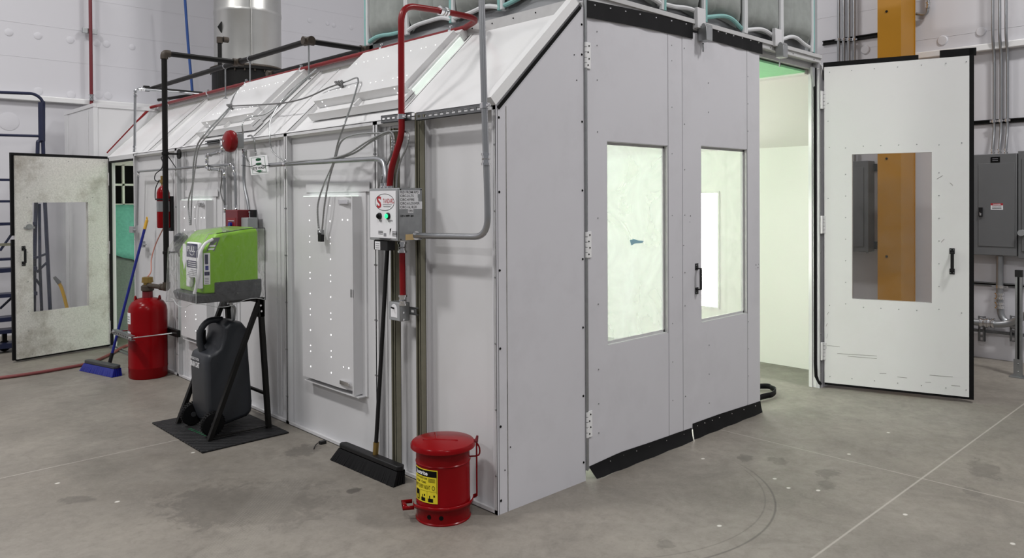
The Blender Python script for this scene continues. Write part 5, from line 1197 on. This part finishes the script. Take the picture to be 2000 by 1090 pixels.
MB().box(ex, WR-.002, ey0, ey1, ez0, ez1).build('enclosure', 'pgrey', t, bevel=.005)
a, c = S(1911, 320, ex), S(1982, 483, ex)
o = MB().box(ex-.006, ex, c.y, a.y, c.z, a.z).build('door', 'pgrey', t, bevel=.002)
q = S(1916, 414, ex); MB().box(ex-.02, ex-.006, q.y-.017, q.y+.017, q.z-.045, q.z+.045).box(ex-.022, ex-.02, q.y-.008, q.y+.008, q.z-.035, q.z-.01, 1).build('latch', ['bpl', 'chrome'], o, bevel=.003)
a, c = S(1935, 397, ex-.006), S(1959, 410, ex-.006); b = MB().box(ex-.0075, ex-.006, c.y, a.y, c.z, a.z-.02, 0).box(ex-.0075, ex-.006, c.y, a.y, a.z-.02, a.z, 1)
write(b, 'DANGER', (lambda u, v: V((ex-.0082, a.y-.02-u, a.z-.016+v))), .016, 0, .02); 
for k in range(3): b.box(ex-.0082, ex-.0075, c.y+.012, a.y-.012, c.z+.01+k*.012, c.z+.014+k*.012, 2)
b.build('warning_label', ['paper', 'inkr', 'ink'], o)
a, c = S(1935, 307, ex), S(1953, 317, ex); b = MB().box(ex-.004, ex, c.y, a.y, c.z, a.z, 0)
for k in range(2): b.box(ex-.0046, ex-.004, c.y+.015, a.y-.015, c.z+.014+k*.018, c.z+.020+k*.018, 1)
b.build('name_plate', ['ink', 'inkgy'], t)
t = thing('electrical_panel', 'second grey electrical cabinet at the right edge of the picture', 'electrical panel', (WR-.12, -1.2, 1.0))
MB().box(ex+.01, WR-.002, ey0-.62, ey0-.006, ez0-.02, ez1+.02).build('enclosure', 'pgrey', t, bevel=.005)
MB().box(ex, ex+.01, ey0-.58, ey0-.04, ez0+.05, ez1-.05).build('door', 'pgrey', t, bevel=.002)
q = S(1994, 455, ex-.05); MB().cyl((ex, q.y, q.z), (ex-.05, q.y, q.z), .03, 14).build('meter_knob', 'lgrey', t)
p2y = S(1697, 400, WR-.16).y
t = thing('electrical_panel', 'grey wall cabinet seen through the window of the open front door', 'electrical panel', (WR-.08, p2y+.3, 1.0))
MB().box(WR-.17, WR-.002, p2y, p2y+.62, 1.012, 2.0).build('enclosure', 'pgrey', t, bevel=.005)
o = MB().box(WR-.178, WR-.17, p2y+.05, p2y+.57, 1.07, 1.93).build('door', 'pgrey', t, bevel=.002)
for z in (1.08, 1.93): MB().box(WR-.03, WR-.005, p2y-.03, p2y, z-.04, z+.04).build('mounting_lug', 'bpl', t)
MB().box(WR-.175, WR-.17, p2y+.001, p2y+.02, 1.0, 2.0).build('trim_edge', 'pgrey', t)
for k, px in enumerate((1940.5, 1954, 1966.5)):
    y = S(px, 250, WR-.05).y; b = MB(); zt_ = 5
    names = ('left', 'middle', 'right')
    run('grey_conduit', f'{names[k]} one of the three tall wall conduits entering the top of the right panel', 'conduit', [V((WR-.075, y-.0, ez1)), V((WR-.072, y, ez1+.10)), V((WR-.045, y-.004, ez1+.22)), V((WR-.045, y-.004, 3.02)), V((WR-.095, y-.004, 3.14)), V((WR-.095, y, 5))], .014, 'emt', .08,
        [(V((WR-.075, y, ez1+.02)), (0, 0, 1))], 'three conduits above the right panel', straps=[(V((WR-.055, y, 2.345)), (0, 0, 1), (-1, 0, 0))])
strut('dark steel channel crossing behind the three wall conduits above the right panel', (WR-.0, -.30, 2.345), (WR-.0, -1.6, 2.345), .041, .02, (-1, 0, 0), False, 'bsteel', slot_gap=.06)
ordn = ('leftmost', 'second', 'third', 'rightmost')
for k, px in enumerate((1638, 1647.5, 1657.5, 1668)):
    y = S(px, 60, WR-.05).y; run('grey_conduit', f'{ordn[k]} of the four tall wall conduits left of the yellow column', 'conduit', [V((WR-.05, y, 2.0)), V((WR-.05, y, 5))], .0175, 'emt', .05, (), 'four conduits left of the yellow column', straps=[(V((WR-.06, y, S(px, 77, WR-.06).z)), (0, 0, 1), (-1, 0, 0))])
zs = S(1660, 77, WR).z
strut('dark steel channel behind the four wall conduits left of the yellow column', (WR-.0, 1.02, zs), (WR-.0, .30, zs), .05, .022, (-1, 0, 0), False, 'bsteel')
run('grey_conduit', 'bent grey conduit stub on the wall just right of the yellow column top', 'conduit', [S(1813, -20, WR-.05), S(1813, 8, WR-.05), S(1811, 30, WR-.05), S(1789, 27, WR-.05)], .016, 'emt', .08, [(S(1813, 10, WR-.05), (0, 0, 1))])
# low pipework at the right
xw = WR-.06
z_a = S(1950, 557, xw).z
strut('steel channel low on the right wall below the electrical panel', (WR, -.2, z_a), (WR, -1.35, z_a), .035, .02, (-1, 0, 0), False, 'galv')
run('grey_conduit', 'vertical conduit from the right panel curving down behind the thick pipe', 'conduit', [S(1953, 500, xw), S(1952, 585, xw), S(1955, 625, xw), S(1995, 642, xw-.02)], .032, 'emt', .16, [(S(1952, 578, xw), (0, 0, 1)), (S(1952, 596, xw), (0, 0, 1))], straps=[(S(1953, 560, xw), (0, 0, 1), (-1, 0, 0))])
xq = WR-.14
run('thick_pipe', 'thick silver pipe running low along the right wall and bending at the corner post', 'pipe', [V((xq, -.1, S(1905, 629, xq).z)), S(1905, 629, xq), S(1955, 634, xq), S(1978, 630, xq), S(2010, 612, xq-.05)], .034, 'emt', .12, [(S(1922, 630, xq), (0, 1, 0)), (S(1936, 631, xq), (0, 1, 0))])
z_b = S(1950, 650, xw).z
tag(MB().box(WR-.05, WR-.02, -1.35, -.2, z_b-.014, z_b+.014).build('wall_rail', 'galvd', None), 'thin steel rail under the thick silver pipe at the right wall', 'rail')
for px, lab in ((1920, 'short upright slotted steel channel holding the thick pipe beside the open door edge'), (1982, 'short upright slotted steel channel half hidden by the corner post')):
    q = S(px, 640, WR-.03); strut(lab, (WR-.05, q.y, q.z-.13), (WR-.05, q.y, q.z+.12), .06, .03, (-1, 0, 0), True, 'pgrey')
pb = G(1990, 736); t = thing('support_post', 'upright steel channel post with foot plate at the right edge', 'post', tuple(pb))
hpz = F(1990, 530, pb.y).z
MB().box(pb.x-.02, pb.x+.02, pb.y-.025, pb.y+.025, 0, hpz).box(pb.x-.0215, pb.x-.02, pb.y-.008, pb.y+.008, .05, hpz-.02, 1).build('post', ['galv', 'ink'], t)
MB().box(pb.x-.022, pb.x+.022, pb.y-.028, pb.y+.028, hpz-.05, hpz+.01).build('end_cap', 'bpl', t)
b = MB().box(pb.x-.08, pb.x+.06, pb.y-.09, pb.y+.06, 0, .008).box(pb.x-.03, pb.x-.022, pb.y-.035, pb.y+.035, 0, .16); screw(b, (pb.x-.03, pb.y, .05), (-1, 0, 0), .008, 0); screw(b, (pb.x-.03, pb.y, .12), (-1, 0, 0), .008, 0); b.build('base_plate', 'galv', t)
t = thing('support_post', 'second steel channel post cut off by the right edge of the picture', 'post', (pb.x-.02, pb.y-.14, 0))
MB().box(pb.x-.04, pb.x, pb.y-.10, pb.y-.055, .09, hpz+.03).build('post', 'galv', t)
MB().box(pb.x-.045, pb.x+.005, pb.y-.11, pb.y-.05, 0, .09).build('base_plate', 'galv', t)
# ------------------------------------------------------------------ rolling ladder at the left
YL = 6.95
lt = thing('rolling_ladder', 'navy steel rolling ladder with handrail standing behind the open left door', 'ladder', (F(60, 680, YL).x, YL, 0))
def N(px, py, y=YL): return F(px, py, y)
MB().tube(fillet([N(-60, 178), N(68, 183), N(84, 196), N(84, 215)], .08), .017, 10).build('handrail', 'navy', lt)
MB().tube([N(80, 200), N(81, 275)], .03, 10).tube([N(85, 198), N(85, 276)], .018, 10).build('rail_sleeve', 'navy', lt)
MB().tube([N(-60, 262), N(82, 266)], .015, 8).build('mid_rail', 'navy', lt)
MB().tube(fillet([N(80, 275), N(74, 276), N(68, 480), N(66, 640), N(66, 672)], .03), .020, 8).build('front_upright', 'navy', lt)
MB().tube([N(84, 275), N(88, 400), N(101, 668)], .020, 8).build('rear_upright', 'navy', lt)
MB().tube([N(77, 398), N(78, 520), N(84, 670)], .016, 8).build('inner_upright', 'navy', lt)
for a, c in (((72, 503), (95, 494)), ((72, 532), (92, 512)), ((70, 545), (80, 560)), ((0, 490), (28, 450)), ((0, 603), (30, 575))):
    MB().tube([N(*a), N(*c)], .013, 6).build('brace', 'navy', lt)
for k, (py, h_) in enumerate(((352, 4), (393, 4), (436, 5), (503, 4), (524, 7), (572, 6), (617, 7), (640, 6), (667, 8))):
    a = N(-70, py-1.0, YL-.02*k); c = N(70, py, YL-.02*k); zz = c.z
    MB().box(a.x, c.x, YL-.05*k*.5-.05, YL-.05*k*.5+.14 if k > 3 else YL, zz-h_*.0032, zz+h_*.0032).build('step', 'navy', lt)
for px in (-68,): MB().tube([N(px, 262), N(px, 668)], .020, 8).build('front_upright', 'navy', lt)
MB().tube([N(-60, 178), N(-60, 262)], .017, 8).build('rail_post', 'navy', lt)
a = N(0, 478); MB().box(a.x-.4, a.x+.28, YL-.02, YL+.01, a.z-.015, a.z+.015).build('warning_strip', 'olive', lt)
for px in (5, 60):
    a = N(px, 672); b = MB().lathe([(.02, -.015), (.055, -.015), (.06, 0), (.055, .015), (.02, .015)], (a.x, YL-.1, .06), 18, 0, 'y'); w_ = b.build('caster', 'black', lt)
    MB().box(a.x-.02, a.x+.02, YL-.13, YL-.07, .09, .20).build('caster_fork', 'bsteel', w_)
yk = 6.75
t = thing('bent_pole', 'yellow pole with bent grey grip seen through the left door window', 'pole', tuple(F(132, 660, yk)))
MB().tube(spline([F(115, 552, yk), F(121, 565, yk), F(128, 590, yk), F(134, 620, yk), V((F(137, 650, yk).x, yk, .0))], 6), .018, 10).build('pole', 'yel', t)
MB().tube([F(106, 541, yk), F(116, 553, yk)], [.016, .024], 10).build('grip', 'pgrey', t)
tag(MB().tube([V((F(170, 560, 7.0).x, 7.1, 0)), F(172, 560, 7.0), F(176, 500, 7.0)], .017, 8).build('red_rod', 'hose', None), 'thin dark red rod behind the left door window at its right edge', 'rod')
